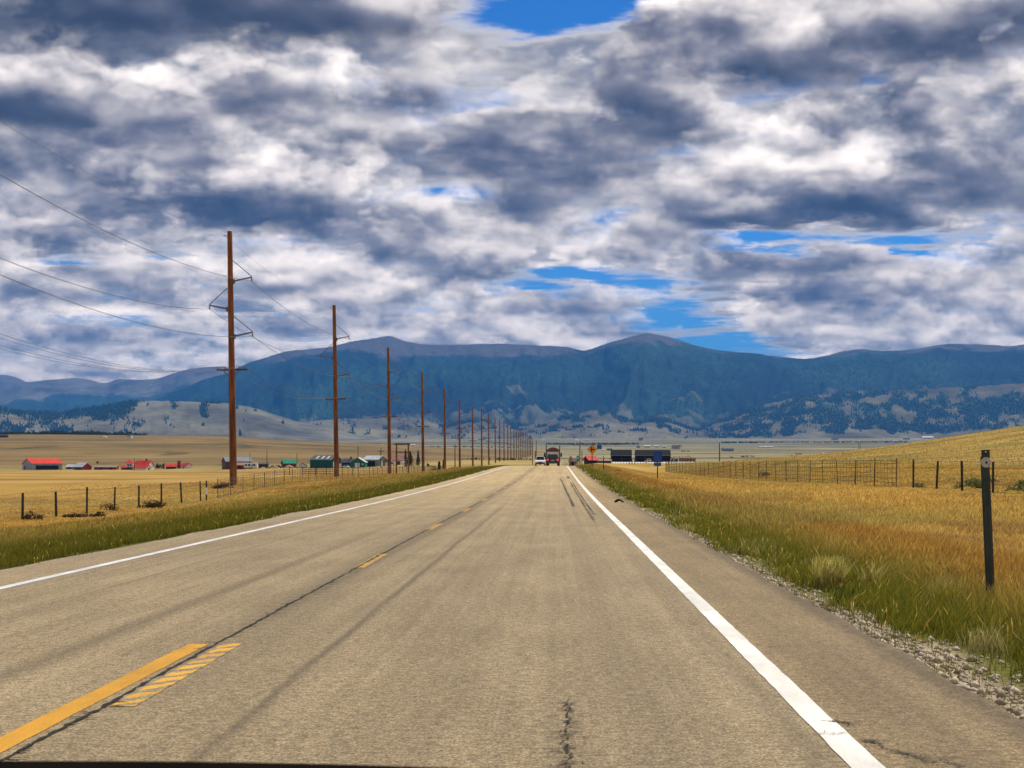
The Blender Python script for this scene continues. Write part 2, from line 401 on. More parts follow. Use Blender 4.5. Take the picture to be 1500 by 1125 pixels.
def mixa(c1, c2, t): return c1*(1-t[..., None]) + np.asarray(c2)*t[..., None]
GOLD = np.array((.40, .245, .052)); GREEN = np.array((.120, .120, .014)); RUST = np.array((.26, .115, .030)); GRAVEL = np.array((.37, .30, .21))
def ground_color(x, y):
    n1 = fbm(x/1.7, y/3.5, 4, 3); n2 = fbm(x/9, y/14, 4, 8); n3 = fbm(x/60, y/25, 4, 12)
    c = np.broadcast_to(GOLD, x.shape + (3,)).copy()
    c = mixa(c, (.47, .31, .10), ss(n2, -.1, .5)*.7); c = mixa(c, (.27, .16, .045), ss(-n2+.5*n1, .1, .6)*.6)
    c = mixa(c, (.21, .18, .045), ss(n3, .15, .6)*.5)
    s = np.where(x > -2, x-XR, XL-x)
    sr = s + n1*.35
    g_end = np.where(x > -2, 1.9, 4.8); r_end = np.where(x > -2, 3.6, 11)
    c = mixa(c, RUST, (1-ss(sr, r_end*.8, r_end*1.25))*.85)
    c = mixa(c, GREEN, 1-ss(sr, g_end*.75, g_end*1.15))
    gw = np.where(x > -2, np.where(y < 13, .60, .30), .22)
    c = mixa(c, GRAVEL, 1-ss(sr, gw*.6, gw*1.1))
    # hill behind the wire fence: yellow green
    c = mixa(c, (.33, .215, .038), ss(x, 15, 21)*(1-ss(y, 400, 600))*.9)
    hz = ss(x, 15, 21)*(1-ss(y, 400, 600))
    c = mixa(c, (.17, .155, .028), hz*ss(fbm(x/7, y/5, 4, 44), -.05, .4)*.8)
    c = mixa(c, (.46, .30, .075), hz*ss(fbm(x/16, y/7, 4, 46), .05, .4)*.6); c = mixa(c, (.12, .085, .022), hz*ss(fbm(x/5, y/3, 3, 47), .28, .5)*.6)
    # left hay field with darker mown bands
    band = ss(fbm(x/300, y/26, 4, 51), -.08, .25)*ss(-x, 24, 40)*ss(y, 120, 220)*(1-ss(y, 700, 900))
    c = mixa(c, (.20, .105, .025), band*.75)
    c = mixa(c, (.33, .255, .08), ss(y, 420, 700)*.9*(x < 0))
    # tan rise
    a = x/np.maximum(y, 50.0)
    rise = ss(-a, -.005, .03)*ss(y, 800, 1000)*(1-ss(y, 2400, 3400))
    c = mixa(c, (.180, .120, .042), rise)
    c = mixa(c, (.105, .072, .026), rise*ss(fbm(x/110, y/200, 5, 61), -.05, .45)*.85)
    c = mixa(c, (.25, .18, .07), rise*ss(fbm(x/200, y/70, 4, 66), .05, .45)*.6)
    c = mixa(c, (.04, .035, .015), rise*ss(fbm(x/30, y/90, 3, 68), .42, .6)*.7)
    # the pale valley
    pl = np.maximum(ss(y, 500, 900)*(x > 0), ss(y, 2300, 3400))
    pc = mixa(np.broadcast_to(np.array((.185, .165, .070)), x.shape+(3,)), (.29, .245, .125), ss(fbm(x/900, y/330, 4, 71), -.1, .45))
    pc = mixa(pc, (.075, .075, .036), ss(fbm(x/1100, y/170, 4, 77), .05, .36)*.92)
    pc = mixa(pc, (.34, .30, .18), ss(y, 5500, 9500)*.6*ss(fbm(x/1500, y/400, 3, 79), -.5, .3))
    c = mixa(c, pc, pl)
    return c

def build_land():
    ys = [-10.0]
    while ys[-1] < 11500: ys.append(ys[-1] + max(.14, (ys[-1]+14)*.0145))
    ys = np.array(ys); us = np.concatenate([np.arange(-2600, -500, 30), np.arange(-500, 2100, 8), np.arange(2100, 4200, 30)])
    Y, Uu = np.meshgrid(ys, us, indexing='ij')
    X = (Uu-U0)/F*(Y+26)
    Z = land_z(X, Y)
    k = MT('ground_cover', 0.95, 0.1)
    c = k.attr('tone')
    p = k.world()
    n = k.noise(k.scale(p, (1, 1, 0)), 7.0, 6, 0.65); n2 = k.noise(k.scale(p, (.012, .03, 0)), 1.0, 7, 0.65)
    n3 = k.noise(k.scale(p, (.0035, .0022, 0)), 1.0, 8, 0.7)
    c = k.mix(1.0, c, k.ramp(n, .25, .75, .62, 1.38), 'MULTIPLY')
    c = k.mix(1.0, c, k.ramp(n2, .3, .7, .78, 1.22), 'MULTIPLY')
    c = k.mix(1.0, c, k.ramp(n3, .35, .65, .80, 1.2), 'MULTIPLY')
    k.color(c).bump(n, .5, .05)
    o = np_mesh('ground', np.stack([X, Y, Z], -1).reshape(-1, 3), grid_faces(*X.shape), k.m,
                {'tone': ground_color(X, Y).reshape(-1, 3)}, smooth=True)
    tag(o, kind='structure')
build_land()

# ------------------------------------------------------------------ mountains
def u_of(x, y): return U0 + F*x/y
def alt(y_px, d): return EYE + (V0-y_px)*d/F
FOREST_SPOTS = []
def build_range(name, sky, base, d0, d1, u0, u1, seed, mat, rows=90, rough=1.0, forest_fn=None, prof=1.25, spur=70, step=3.0, trees=0, amp=.10):
    us = np.arange(u0, u1+.1, step); t = np.linspace(0, 1, rows)
    su, sv = zip(*sky); bu, bv = zip(*base)
    yr = curve(us, su, sv) - rough*(1.6*fbm(us/38, us*0, 4, seed+1) + .8*fbm(us/7, us*0+9, 3, seed+2)); yb = curve(us, bu, bv)
    dr = d1*(1 + .05*fbm(us/160, us*0+3, 3, seed+4)); db = d0*(1 + .02*fbm(us/90, us*0+7, 2, seed+5))
    zr = alt(yr, dr); zb = np.minimum(alt(yb, db), land_z((us-U0)/F*db, db)) - 14
    T, U_ = np.meshgrid(t, us, indexing='ij')
    D = db + (dr-db)*T
    hgt = (zr-zb)
    p = T**prof
    w = U_ + 26*fbm(U_/60, T*2.2, 3, seed+6)
    rid = ridged(w/spur, T*1.2+.3*fbm(U_/40, T*3, 2, seed), 4, seed+7, .55) - .55
    fine = fbm(w/11, T*9, 4, seed+8)
    env = (T*(1-T))**.75*2.2
    Z = zb + hgt*(p + env*(amp*1.6*rid + amp*.22*fine))
    X = (U_-U0)/F*D
    # far side
    back = []
    for q in (.35, .8, 1.6):
        back.append((X[-1]*(1+.08*q), dr*(1+.08*q), zr - hgt*(.12*q+.28*q*q)))
    X = np.vstack([X]+[b[0] for b in back]); Y = np.vstack([D]+[b[1] for b in back]); Z = np.vstack([Z]+[b[2] for b in back])
    Tn = np.vstack([T]+[np.ones((1, len(us)))]*3); Un = np.vstack([U_]+[us[None, :]]*3)
    fo = forest_fn(X, Y, Z, Un, Tn) if forest_fn else np.zeros_like(X)
    o = np_mesh(name, np.stack([X, Y, Z], -1).reshape(-1, 3), grid_faces(*X.shape), mat, {'wood': fo.ravel()}, smooth=True)
    tag(o, kind='structure')
    if trees:
        i = RNG.uniform(0, rows-1.01, trees*4); j = RNG.uniform(0, len(us)-1.01, trees*4)
        a, b = i.astype(int), j.astype(int); fa, fb = i-a, j-b
        g = lambda A: (A[a, b]*(1-fa)*(1-fb) + A[a+1, b]*fa*(1-fb) + A[a, b+1]*(1-fa)*fb + A[a+1, b+1]*fa*fb)
        f = g(fo); keep = (RNG.random(len(f)) < np.clip((f-.25)*1.6, 0, 1)) & (g(Z) < 850 + 50*RNG.normal(size=len(f)))
        P = np.stack([g(X), g(Y), g(Z)], -1)[keep][:trees]
        FOREST_SPOTS.append(P)
    return o

def slope_mat(name, wood, meadow, rock, line, soft):
    k = MT(name, .95, .05)
    p = k.world(); z = k.xyz(p)[2]
    n = k.noise(p, .0016, 9, .68); nf = k.noise(p, .016, 5, .7)
    w = k.ramp(k.math('ADD', k.attr('wood', 'Fac'), k.math('MULTIPLY', k.math('SUBTRACT', nf, .5), .9)), .36, .60)
    mead = k.mix(k.ramp(n, .35, .65), tuple(c*.62 for c in meadow), tuple(c*1.3 for c in meadow))
    gul = k.noise(k.scale(p, (.0045, .0009, .012)), 1.0, 6, .65); mead = k.mix(1.0, mead, k.ramp(gul, .32, .66, .62, 1.22), 'MULTIPLY')
    stand = k.noise(k.scale(p, (1, .45, 1.6)), .0011, 6, .62)
    tim = k.mix(k.ramp(nf, .3, .7), tuple(v*.5 for v in wood), tuple(v*1.5 for v in wood))
    tim = k.mix(1.0, tim, k.mix(k.ramp(stand, .36, .64), (.45, .5, .6), (2.6, 2.3, 1.5)), 'MULTIPLY')
    c = k.mix(w, mead, tim)
    lo_n = k.noise(p, .0007, 4, .6)
    top = k.ramp(k.math('ADD', z, k.math('ADD', k.math('MULTIPLY', k.math('SUBTRACT', n, .5), soft*4.5), k.math('MULTIPLY', k.math('SUBTRACT', lo_n, .5), soft*2.5))), line-soft*.3, line+soft*.3)
    c = k.mix(top, c, k.mix(k.ramp(nf, .3, .7), tuple(v*.8 for v in rock), tuple(v*1.2 for v in rock)))
    k.color(c).bump(nf, .8, 12.0)
    return k.m

WOOD = (.008, .024, .024)
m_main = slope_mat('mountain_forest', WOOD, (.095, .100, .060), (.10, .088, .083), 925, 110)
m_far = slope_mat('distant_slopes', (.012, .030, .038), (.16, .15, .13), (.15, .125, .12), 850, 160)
m_foot = slope_mat('foothill_slopes', WOOD, (.150, .135, .075), (.2, .19, .15), 4000, 50)
m_apron = slope_mat('apron_grass', WOOD, (.17, .15, .085), (.2, .19, .15), 4000, 50)
m_west = slope_mat('foothill_grass', (.02, .036, .028), (.165, .152, .098), (.2, .19, .15), 4000, 50)

def main_forest(X, Y, Z, U, T):
    f = .66 + .45*fbm(U/26, T*9, 4, 91)
    low = curve(U, [-400, 200, 330, 480, 600, 700, 800, 870, 960, 1040, 1150, 1500, 2100], [.05, .05, .06, .10, .15, .18, .18, .17, .12, .06, .05, .05, .05])
    edge = T + .10*fbm(U/28, T*4, 3, 92) + .05*fbm(U/6, T*18, 3, 90)
    f = f + .95*ss(edge, low-.02, low+.14) - .62
    clear = ss(fbm(U/38+3, T*13 + U/70, 5, 93, .6), .13, .40)*(1-ss(T, .36, .58))*ss(U, 520, 660)
    f = f - .85*clear
    return np.clip(f, 0, 1)
def apron_forest(X, Y, Z, U, T):
    f = .18 + .5*fbm(U/12, T*5, 4, 191) + .75*ss(T, .78, .97)*ss(U, 560, 640)*ss(fbm(U/26, T*2, 3, 192), -.25, .2)
    f = f + .6*ss(fbm(U/22, T*7, 4, 193), .18, .42)*ss(U, 640, 700)*ss(T, .3, .55)
    return np.clip(f, 0, 1)
def east_forest(X, Y, Z, U, T):
    f = .62 + .75*fbm(U/15, T*9, 5, 95)
    f = f - .9*(1-ss(T + .10*fbm(U/30, T*4, 3, 96), .10, .26))
    f = f - .35*ss(T, .72, .95)*ss(U, 1300, 1400) - .8*ss(fbm(U/40+9, T*5, 3, 97), .30, .5)*(T > .4)
    return np.clip(f, 0, 1)
def west_forest(X, Y, Z, U, T):
    f = .26 + .75*fbm(U/30, T*4, 4, 98) + .35*ss(T, .62, .9) - .9*ss(U, 195, 250)
    clump = ss(fbm(U/15, T*5.5, 5, 99, .6), .02, .26)*ss(U, 225, 250)*(1-ss(U, 345, 372))*ss(T, .12, .3) + .8*ss(fbm(U/5, T*15, 3, 104), .38, .6)*ss(U, 225, 250)*(1-ss(U, 440, 470))
    f = f + 1.0*clump - .8*(1-ss(T, .04, .12)) + .3*ss(fbm(U/7, T*16, 2, 103), .5, .7)*ss(U, 300, 330)
    return np.clip(f, 0, 1)

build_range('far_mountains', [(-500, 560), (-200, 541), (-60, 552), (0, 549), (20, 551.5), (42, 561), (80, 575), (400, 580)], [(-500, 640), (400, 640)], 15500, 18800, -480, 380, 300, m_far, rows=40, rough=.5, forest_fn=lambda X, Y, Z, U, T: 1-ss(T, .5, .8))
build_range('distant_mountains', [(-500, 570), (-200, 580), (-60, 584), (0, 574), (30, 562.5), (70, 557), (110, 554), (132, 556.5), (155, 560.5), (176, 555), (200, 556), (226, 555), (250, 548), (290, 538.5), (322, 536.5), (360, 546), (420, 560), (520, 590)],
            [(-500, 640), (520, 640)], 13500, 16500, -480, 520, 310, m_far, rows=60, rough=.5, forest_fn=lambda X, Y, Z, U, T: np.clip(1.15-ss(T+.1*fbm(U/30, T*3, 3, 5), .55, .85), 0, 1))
build_range('mountains', [(90, 640), (180, 612), (235, 583), (270, 569), (300, 556.5), (330, 547), (362, 532), (382, 526), (425, 514), (460, 510.5), (490, 507), (520, 499.5), (545, 496), (570, 493), (592, 499.5), (640, 505.6), (700, 504), (742, 504), (790, 506), (830, 507.5), (856, 513), (872, 509), (900, 500), (930, 492), (949, 488), (972, 492), (1000, 500), (1040, 511), (1080, 515.5), (1130, 521), (1178, 525), (1210, 521), (1236, 514), (1262, 511), (1290, 514.5), (1320, 513.5), (1360, 508.5), (1400, 503), (1450, 504.5), (1480, 506.5), (1500, 505), (1600, 512), (1750, 500), (2000, 515)],
            [(90, 641), (330, 634), (480, 637), (560, 640), (700, 641), (2000, 640)], 9600, 14200, 95, 2000, 320, m_main, rows=130, rough=.8, forest_fn=main_forest, trees=20000, prof=1.15, spur=95, amp=.24)
build_range('foothill', [(880, 640), (960, 637), (1010, 628), (1060, 612), (1130, 590), (1200, 578), (1260, 574), (1300, 572), (1400, 567), (1500, 562), (1700, 556), (2000, 570)],
            [(880, 641), (1200, 640.5), (2000, 640)], 8300, 10300, 885, 2000, 330, m_foot, rows=80, rough=1.2, forest_fn=east_forest, trees=13000, spur=110)
build_range('grassy_foothill', [(250, 641), (330, 632), (420, 620), (470, 615), (520, 612.5), (560, 614), (610, 612), (650, 619), (700, 614), (740, 617), (780, 622), (820, 611), (852, 604), (872, 602), (900, 608), (935, 617), (970, 612), (1000, 622), (1040, 632), (1090, 640)],
            [(250, 642), (700, 640.5), (1090, 641)], 8000, 9450, 256, 1086, 350, m_apron, rows=60, rough=1.1, forest_fn=apron_forest, trees=3500, spur=60, amp=.16)
build_range('hills', [(-500, 580), (-200, 590), (-60, 594), (0, 597), (30, 602), (80, 603.5), (120, 599), (170, 592), (200, 587.5), (246, 588), (290, 588.5), (330, 590), (360, 595), (400, 606), (440, 618), (475, 626), (520, 636), (560, 641)],
            [(-500, 640), (100, 639), (300, 641), (560, 642)], 6200, 8300, -480, 556, 340, m_west, rows=80, rough=.9, forest_fn=west_forest, trees=9000, spur=80)

def build_forest():
    P = np.vstack(FOREST_SPOTS); n = len(P)
    h = RNG.uniform(9, 19, n); r = h*RNG.uniform(.20, .30, n)
    an = np.arange(5)*2*np.pi/5
    ring = P[:, None, :] + np.stack([np.cos(an)[None]*r[:, None], np.sin(an)[None]*r[:, None], np.full((n, 5), -.5)], -1)
    tip = P + np.stack([np.zeros(n), np.zeros(n), h], -1)
    V = np.concatenate([ring, tip[:, None]], 1).reshape(-1, 3)
    f = np.stack([np.arange(5), (np.arange(5)+1) % 5, np.full(5, 5)], -1)
    Fc = (np.arange(n)[:, None, None]*6 + f[None]).reshape(-1, 3)
    k = MT('spruce', .9, .1); o = k.node('ShaderNodeNewGeometry')
    k.color(k.mix(o.outputs['Random Per Island'], (.005, .018, .018), (.014, .034, .028)))
    tag(np_mesh('forest', V, Fc, k.m), 'dark spruce forest covering the mountain slopes', 'forest', kind='stuff')
build_forest()

# ------------------------------------------------------------------ air
def build_haze():
    m = bpy.data.materials.new('air'); m.use_nodes = True; t = m.node_tree; t.nodes.clear()
    o = t.nodes.new('ShaderNodeOutputMaterial'); v = t.nodes.new('ShaderNodeVolumePrincipled')
    v.inputs['Color'].default_value = HAZE_COL + (1,); v.inputs['Density'].default_value = HAZE_DENS; v.inputs['Anisotropy'].default_value = 0.0
    t.links.new(v.outputs[0], o.inputs['Volume'])
    ob = MB().box(-12000, 18000, -60, 21500, -12, 1450).build('haze', m); tag(ob, 'thin blue haze filling the wide valley', 'haze', kind='stuff')
HAZE_COL = (.07, .36, 1.0); HAZE_DENS = 4.4e-5
build_haze()
# ------------------------------------------------------------------ road
def asphalt_nodes(k, shoulder=False):
    p = k.world(); X, Y, Z = k.xyz(p)
    flat = k.scale(p, (1, 1, 0))
    fine = k.noise(flat, 62, 3, .8); grain = k.noise(flat, 17, 6, .75); mid = k.noise(k.scale(p, (1.3, .35, 0)), 1.0, 7, .65)
    streak = k.noise(k.scale(p, (5.5, .035, 0)), 1.0, 5, .6); far = k.noise(k.scale(p, (.22, .05, 0)), 1.0, 5, .6)
    base = (.275, .214, .126)
    c = k.mix(k.ramp(fine, .34, .66), tuple(v*.36 for v in base), tuple(v*1.60 for v in base))
    c = k.mix(1.0, c, k.ramp(grain, .32, .68, .62, 1.36), 'MULTIPLY')
    c = k.mix(1.0, c, k.ramp(mid, .3, .7, .86, 1.14), 'MULTIPLY')
    coarse = k.noise(k.scale(p, (9, 7, 0)), 1.0, 5, .75); c = k.mix(1.0, c, k.ramp(coarse, .32, .68, .89, 1.11), 'MULTIPLY')
    c = k.mix(1.0, c, k.ramp(streak, .3, .7, .88, 1.10), 'MULTIPLY')
    c = k.mix(1.0, c, k.ramp(far, .3, .7, .92, 1.08), 'MULTIPLY')
    wob = k.math('MULTIPLY', k.math('SUBTRACT', k.noise(k.scale(p, (.3, .25, 0)), 1.0, 3), .5), .10)
    Xw = k.math('ADD', X, wob)
    def band(x0, w, k_, lo=None, hi=None):
        d = k.math('MULTIPLY', k.math('SUBTRACT', Xw, x0), 1/w)
        g = k.math('POWER', 2.718, k.math('MULTIPLY', k.math('MULTIPLY', d, d), -1.0))
        g = k.math('MULTIPLY', g, k_)
        if lo is not None: g = k.math('MULTIPLY', g, k.ramp(Y, lo[0], lo[1]))
        if hi is not None: g = k.math('MULTIPLY', g, k.ramp(Y, hi[0], hi[1], 1, 0))
        return k.math('MULTIPLY', g, k.ramp(mid, .25, .65, .45, 1.15))
    dark = None
    # worn seal seam, rolled-in rumble strip, oil line, wheel paths (permanent stains)
    for b in (band(-1.65, .045, .56, hi=(28, 60)), band(-3.5, .10, .34, hi=(18, 40)), band(-4.85, .03, .25, (10, 14), (40, 80)), band(-2.53, .26, .42, (9, 17)), band(.42, .28, .13), band(-.95, .3, .10), band(1.18, .09, .12), band(-5.55, .05, .2)):
        dark = b if dark is None else k.math('ADD', dark, b)
    # rumble grooves across the centre strip
    rum = k.math('SINE', k.math('MULTIPLY', Y, 2*math.pi/.34))
    d = k.math('MULTIPLY', k.math('SUBTRACT', X, -2.53), 1/.2); near_c = k.math('POWER', 2.718, k.math('MULTIPLY', k.math('POWER', k.math('ABSOLUTE', d), 4.0), -1.0))
    dark = k.math('ADD', dark, k.math('MULTIPLY', near_c, k.ramp(rum, .1, .9, 0, .16)))
    c = k.mix(dark, c, (.045, .036, .026))
    # the shoulder is older, browner and cracked across
    sh = k.ramp(X, 1.40, 1.50)
    old = k.mix(1.0, c, (.84, .80, .73, 1), 'MULTIPLY')
    tr = k.noise(k.scale(p, (.35, 7.0, 0)), 1.0, 5, .62)
    crack = k.math('MULTIPLY', k.ramp(k.math('ABSOLUTE', k.math('SUBTRACT', tr, .5)), 0, .010, 1, 0), k.ramp(k.noise(flat, 1.7, 3), .5, .62))
    old = k.mix(k.math('MULTIPLY', crack, .5), old, (.03, .024, .018))
    c = k.mix(sh, c, old)
    edge = k.ramp(X, 2.12, 2.45); edge = k.math('MULTIPLY', edge, k.ramp(k.noise(flat, 5, 5, .7), .25, .6, .3, 1))
    c = k.mix(k.math('MULTIPLY', edge, .62), c, (.055, .043, .03))
    edl = k.ramp(X, -6.88, -6.6, 1, 0)
    c = k.mix(k.math('MULTIPLY', edl, .35), c, (.36, .30, .21))
    c = k.mix(1.0, c, k.mix(k.ramp(Y, 12, 120), (.97, .97, .97), (1.62, 1.56, 1.36)), 'MULTIPLY')      # lighter and warmer with distance up the rise
    return c, fine, grain, p, X, Y

def asphalt():
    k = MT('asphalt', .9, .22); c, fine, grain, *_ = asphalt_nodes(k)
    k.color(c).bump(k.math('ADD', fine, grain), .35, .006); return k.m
def road_paint(name, c1, c2, wear, yellow=False):
    """paint over chippings: worn where the noise says so"""
    k = MT(name, .7, .3); a, fine, grain, p, X, Y = asphalt_nodes(k)
    n = k.noise(k.scale(p, (1, 1, 0)), 26, 5, .7); n2 = k.noise(k.scale(p, (1, .35, 0)), 2.6, 4, .6)
    keep = k.math('ADD', k.math('MULTIPLY', n, .5), k.math('MULTIPLY', n2, .5))
    if yellow:   # rumble grooves have lost their paint
        wb = k.math('MULTIPLY', k.math('SUBTRACT', k.noise(k.scale(p, (1, 1, 0)), 3.2, 6, .75), .5), 11.0)
        rum = k.math('SINE', k.math('ADD', k.math('ADD', k.math('MULTIPLY', Y, 2*math.pi/.32), k.math('MULTIPLY', X, -26.0)), wb))
        keep = k.math('SUBTRACT', keep, k.ramp(rum, -.3, .7, 0, wear[2]))
    m = k.ramp(keep, wear[0], wear[1])
    pc = k.mix(k.ramp(fine, .3, .7), c1, c2); pc = k.mix(1.0, pc, k.ramp(n2, .3, .7, .78, 1.12), 'MULTIPLY')
    k.color(k.mix(m, a, pc)).bump(fine, .25, .004); return k.m

def strip(name, mat, x0, x1, ya, yb, lift, parent, wob=.006, n=3, fx=None):
    """a painted strip lying on the road"""
    ys = [ya]
    while ys[-1] < yb: ys.append(min(yb, ys[-1] + max(.25, ys[-1]*.012)))
    ys = np.array(ys); fxs = np.linspace(0, 1, n)
    Y, Fx = np.meshgrid(ys, fxs, indexing='ij')
    sh = (fx(Y) if fx else 0)
    X = x0 + (x1-x0)*Fx + sh + np.where(Fx < .01, wob*fbm(Y*4, Y*0, 3, 7), 0) + np.where(Fx > .99, wob*fbm(Y*4, Y*0+5, 3, 8), 0)
    o = np_mesh(name, np.stack([X, Y, road_z(Y)+lift], -1).reshape(-1, 3), grid_faces(*X.shape), mat)
    o.parent = parent; return o
def ribbon(name, mat, pts, w, lift, parent, seed, jag=.03, steps=12, branch=0):
    """an irregular crack: a thin jagged ribbon with side branches"""
    r = np.random.default_rng(seed); V, Fc = [], []
    def run(pts, w):
        P = []
        for (a, b) in zip(pts[:-1], pts[1:]):
            for i in range(steps):
                t = i/steps; P.append(((a[0]+(b[0]-a[0])*t + r.normal(0, jag), a[1]+(b[1]-a[1])*t + r.normal(0, jag*.6))))
        P.append(pts[-1])
        b0 = len(V)
        for i, q in enumerate(P):
            d = np.array(P[min(i+1, len(P)-1)]) - np.array(P[max(i-1, 0)]); d = d/(np.linalg.norm(d)+1e-9); nn = np.array((-d[1], d[0]))
            ww = w*r.uniform(.25, 1.2)*min(1, .25+min(i, len(P)-1-i)*.35)
            for s in (-1, 1): V.append((q[0]+nn[0]*ww*s, q[1]+nn[1]*ww*s, float(road_z(q[1]))+lift))
        for i in range(len(P)-1): Fc.append((b0+2*i, b0+2*i+1, b0+2*i+3, b0+2*i+2))
        return P
    P = run(pts, w)
    for _ in range(branch):
        q = P[r.integers(2, len(P)-2)]; an = r.uniform(0, 2*math.pi); l = r.uniform(.04, .13)
        run([q, (q[0]+math.cos(an)*l, q[1]+math.sin(an)*l)], w*.6)
    m = MB(); m.v, m.f = V, Fc
    return m.build(name, mat, parent)

def build_road():
    ys = [-10.0]
    while ys[-1] < 430: ys.append(ys[-1] + max(.18, abs(ys[-1])*.013))
    ys = np.array(ys); xs = np.concatenate([[XL-.02, XL], np.linspace(XL+.05, XR-.05, 26), [XR, XR+.02]])
    Y, X = np.meshgrid(ys, xs, indexing='ij')
    Z = road_z(Y).copy(); X = X.copy()
    X[:, :2] += (.05*fbm(ys*1.3, ys*0, 4, 3))[:, None]; X[:, -2:] += (.07*fbm(ys*1.5, ys*0+4, 5, 4, .65))[:, None]
    Z[:, 0] -= .12; Z[:, -1] -= .12
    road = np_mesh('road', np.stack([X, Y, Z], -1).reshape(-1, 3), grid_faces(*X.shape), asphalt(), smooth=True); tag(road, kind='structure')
    white = road_paint('white_paint', (.66, .65, .60), (.84, .83, .78), (.20, .30))
    dullw = road_paint('dull_white_paint', (.56, .57, .58), (.74, .75, .76), (.24, .38))
    yel = road_paint('yellow_paint', (.50, .235, .010), (.66, .34, .022), (.28, .39, .07), True)
    yel2 = road_paint('worn_yellow_paint', (.52, .26, .015), (.72, .42, .05), (.34, .40, .34), True)
    tar = MT('crack_filler', .8, .2); tar.color(tar.mix(tar.noise(tar.world(), 30, 3), (.012, .010, .008), (.035, .028, .022)))
    strip('edge_line', white, 1.30, 1.45, -8, 400, .004, road)
    strip('edge_line', dullw, -6.03, -5.90, -8, 400, .004, road)
    strip('centre_line', yel, -2.73, -2.58, -8, 12.15, .004, road)
    drift = lambda y: -.16*ss(y, 10, 26)
    for k in range(18):
        y0 = 9.05 + 11.9*k
        strip('centre_dash', yel2, -2.47, -2.33, y0, y0+3.15, .004, road, fx=drift)
    ribbon('crack', tar.m, [(-2.50, 7.0), (-2.50, 9), (-2.525, 12), (-2.54, 16), (-2.56, 22), (-2.58, 32), (-2.58, 60), (-2.58, 110)], .014, .008, road, 5, .007, 30, 90)
    ribbon('crack', tar.m, [(.03, 6.9), (.055, 7.5), (.04, 7.9), (.07, 8.4), (.075, 9.35)], .0055, .006, road, 6, .016, 14, 40)
    ribbon('crack', tar.m, [(1.28, 8.12), (1.47, 8.13)], .005, .010, road, 7, .008, 10, 6)
    ribbon('crack', tar.m, [(1.49, 8.6), (1.50, 8.35)], .006, .006, road, 8, .016, 8, 10)
    ribbon('crack', tar.m, [(1.52, 8.0), (1.56, 7.7), (1.68, 7.45), (1.84, 7.25)], .0055, .006, road, 9, .014, 12, 22)
    skid = MT('tyre_rubber_mark', .8, .2); p = skid.world()
    ac, *_ = asphalt_nodes(skid)
    skid.color(skid.mix(skid.ramp(skid.noise(skid.scale(p, (14, .12, 0)), 1.0, 4, .6), .3, .6, .35, .95), ac, (.03, .026, .022)))
    def mark(x0, x1, ya, yb, w): strip('skid_mark', skid.m, -w/2, w/2, ya, yb, .006, road, wob=.02, fx=lambda y: x0 + (x1-x0)*np.clip((y-ya)/(yb-ya), 0, 1)**1.3)
    mark(.52, .28, 50, 112, .09); mark(.88, .83, 38, 98, .07); mark(.98, .95, 42, 98, .06); mark(.86, .84, 112, 122, .22)
build_road()
# ------------------------------------------------------------------ grass
def grass_mat():
    k = MT('grass_blades', .7, .2)
    c = k.attr('tone'); g = k.node('ShaderNodeNewGeometry')
    c = k.mix(1.0, c, k.ramp(g.outputs['Random Per Island'], 0, 1, .72, 1.3), 'MULTIPLY')
    k.color(c)
    tr = k.node('ShaderNodeBsdfTranslucent'); k.put(tr.inputs[0], c)
    mx = k.node('ShaderNodeMixShader'); mx.inputs[0].default_value = .42
    k.t.links.new(k.b.outputs[0], mx.inputs[1]); k.t.links.new(tr.outputs[0], mx.inputs[2])
    k.t.links.new(mx.outputs[0], k.t.nodes['Material Output'].inputs['Surface'])
    return k.m
GM = grass_mat()
def blades(x, y, h, w, c_lo, c_hi, head, lean=.30):
    """tapering, bent blades; head widens the top into a seed head"""
    n = len(x); z = land_z(x, y) - .03
    th = RNG.uniform(-.9, .9, n); ca, sa = np.cos(th), np.sin(th)
    lx = (RNG.normal(.10, lean, n))*h; ly = RNG.normal(0, lean, n)*h
    def row(t, ww):
        px, py, pz = x+lx*t*t, y+ly*t*t, z+h*(t-.12*t*t*np.abs(lx/h))
        return [np.stack([px-ca*ww, py-sa*ww, pz], -1), np.stack([px+ca*ww, py+sa*ww, pz], -1)]
    V = np.stack(row(0, w*.5) + row(.62, w*.42) + row(.84, w*(.30+.75*head)) + [np.stack([x+lx, y+ly, z+h], -1)], 1)
    f = np.array([(0, 1, 3), (0, 3, 2), (2, 3, 5), (2, 5, 4), (4, 5, 6)])
    Fc = (np.arange(n)[:, None, None]*7 + f[None]).reshape(-1, 3)
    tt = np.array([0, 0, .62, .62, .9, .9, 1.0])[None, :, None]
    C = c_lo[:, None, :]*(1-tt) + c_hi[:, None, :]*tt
    return V.reshape(-1, 3), Fc, C.reshape(-1, 3)
def scatter(side, y0, y1, dens, xa, xb):
    area = (y1-y0)*(xb-xa); n = int(area*dens)
    x = RNG.uniform(xa, xb, n); y = RNG.uniform(y0, y1, n)
    lim = (x < .30*y+1.2) if side > 0 else (x > -.36*y-1.5)
    s = (x-XR) if side > 0 else (XL-x)
    k = lim & (s > 0)
    return x[k], y[k], s[k]
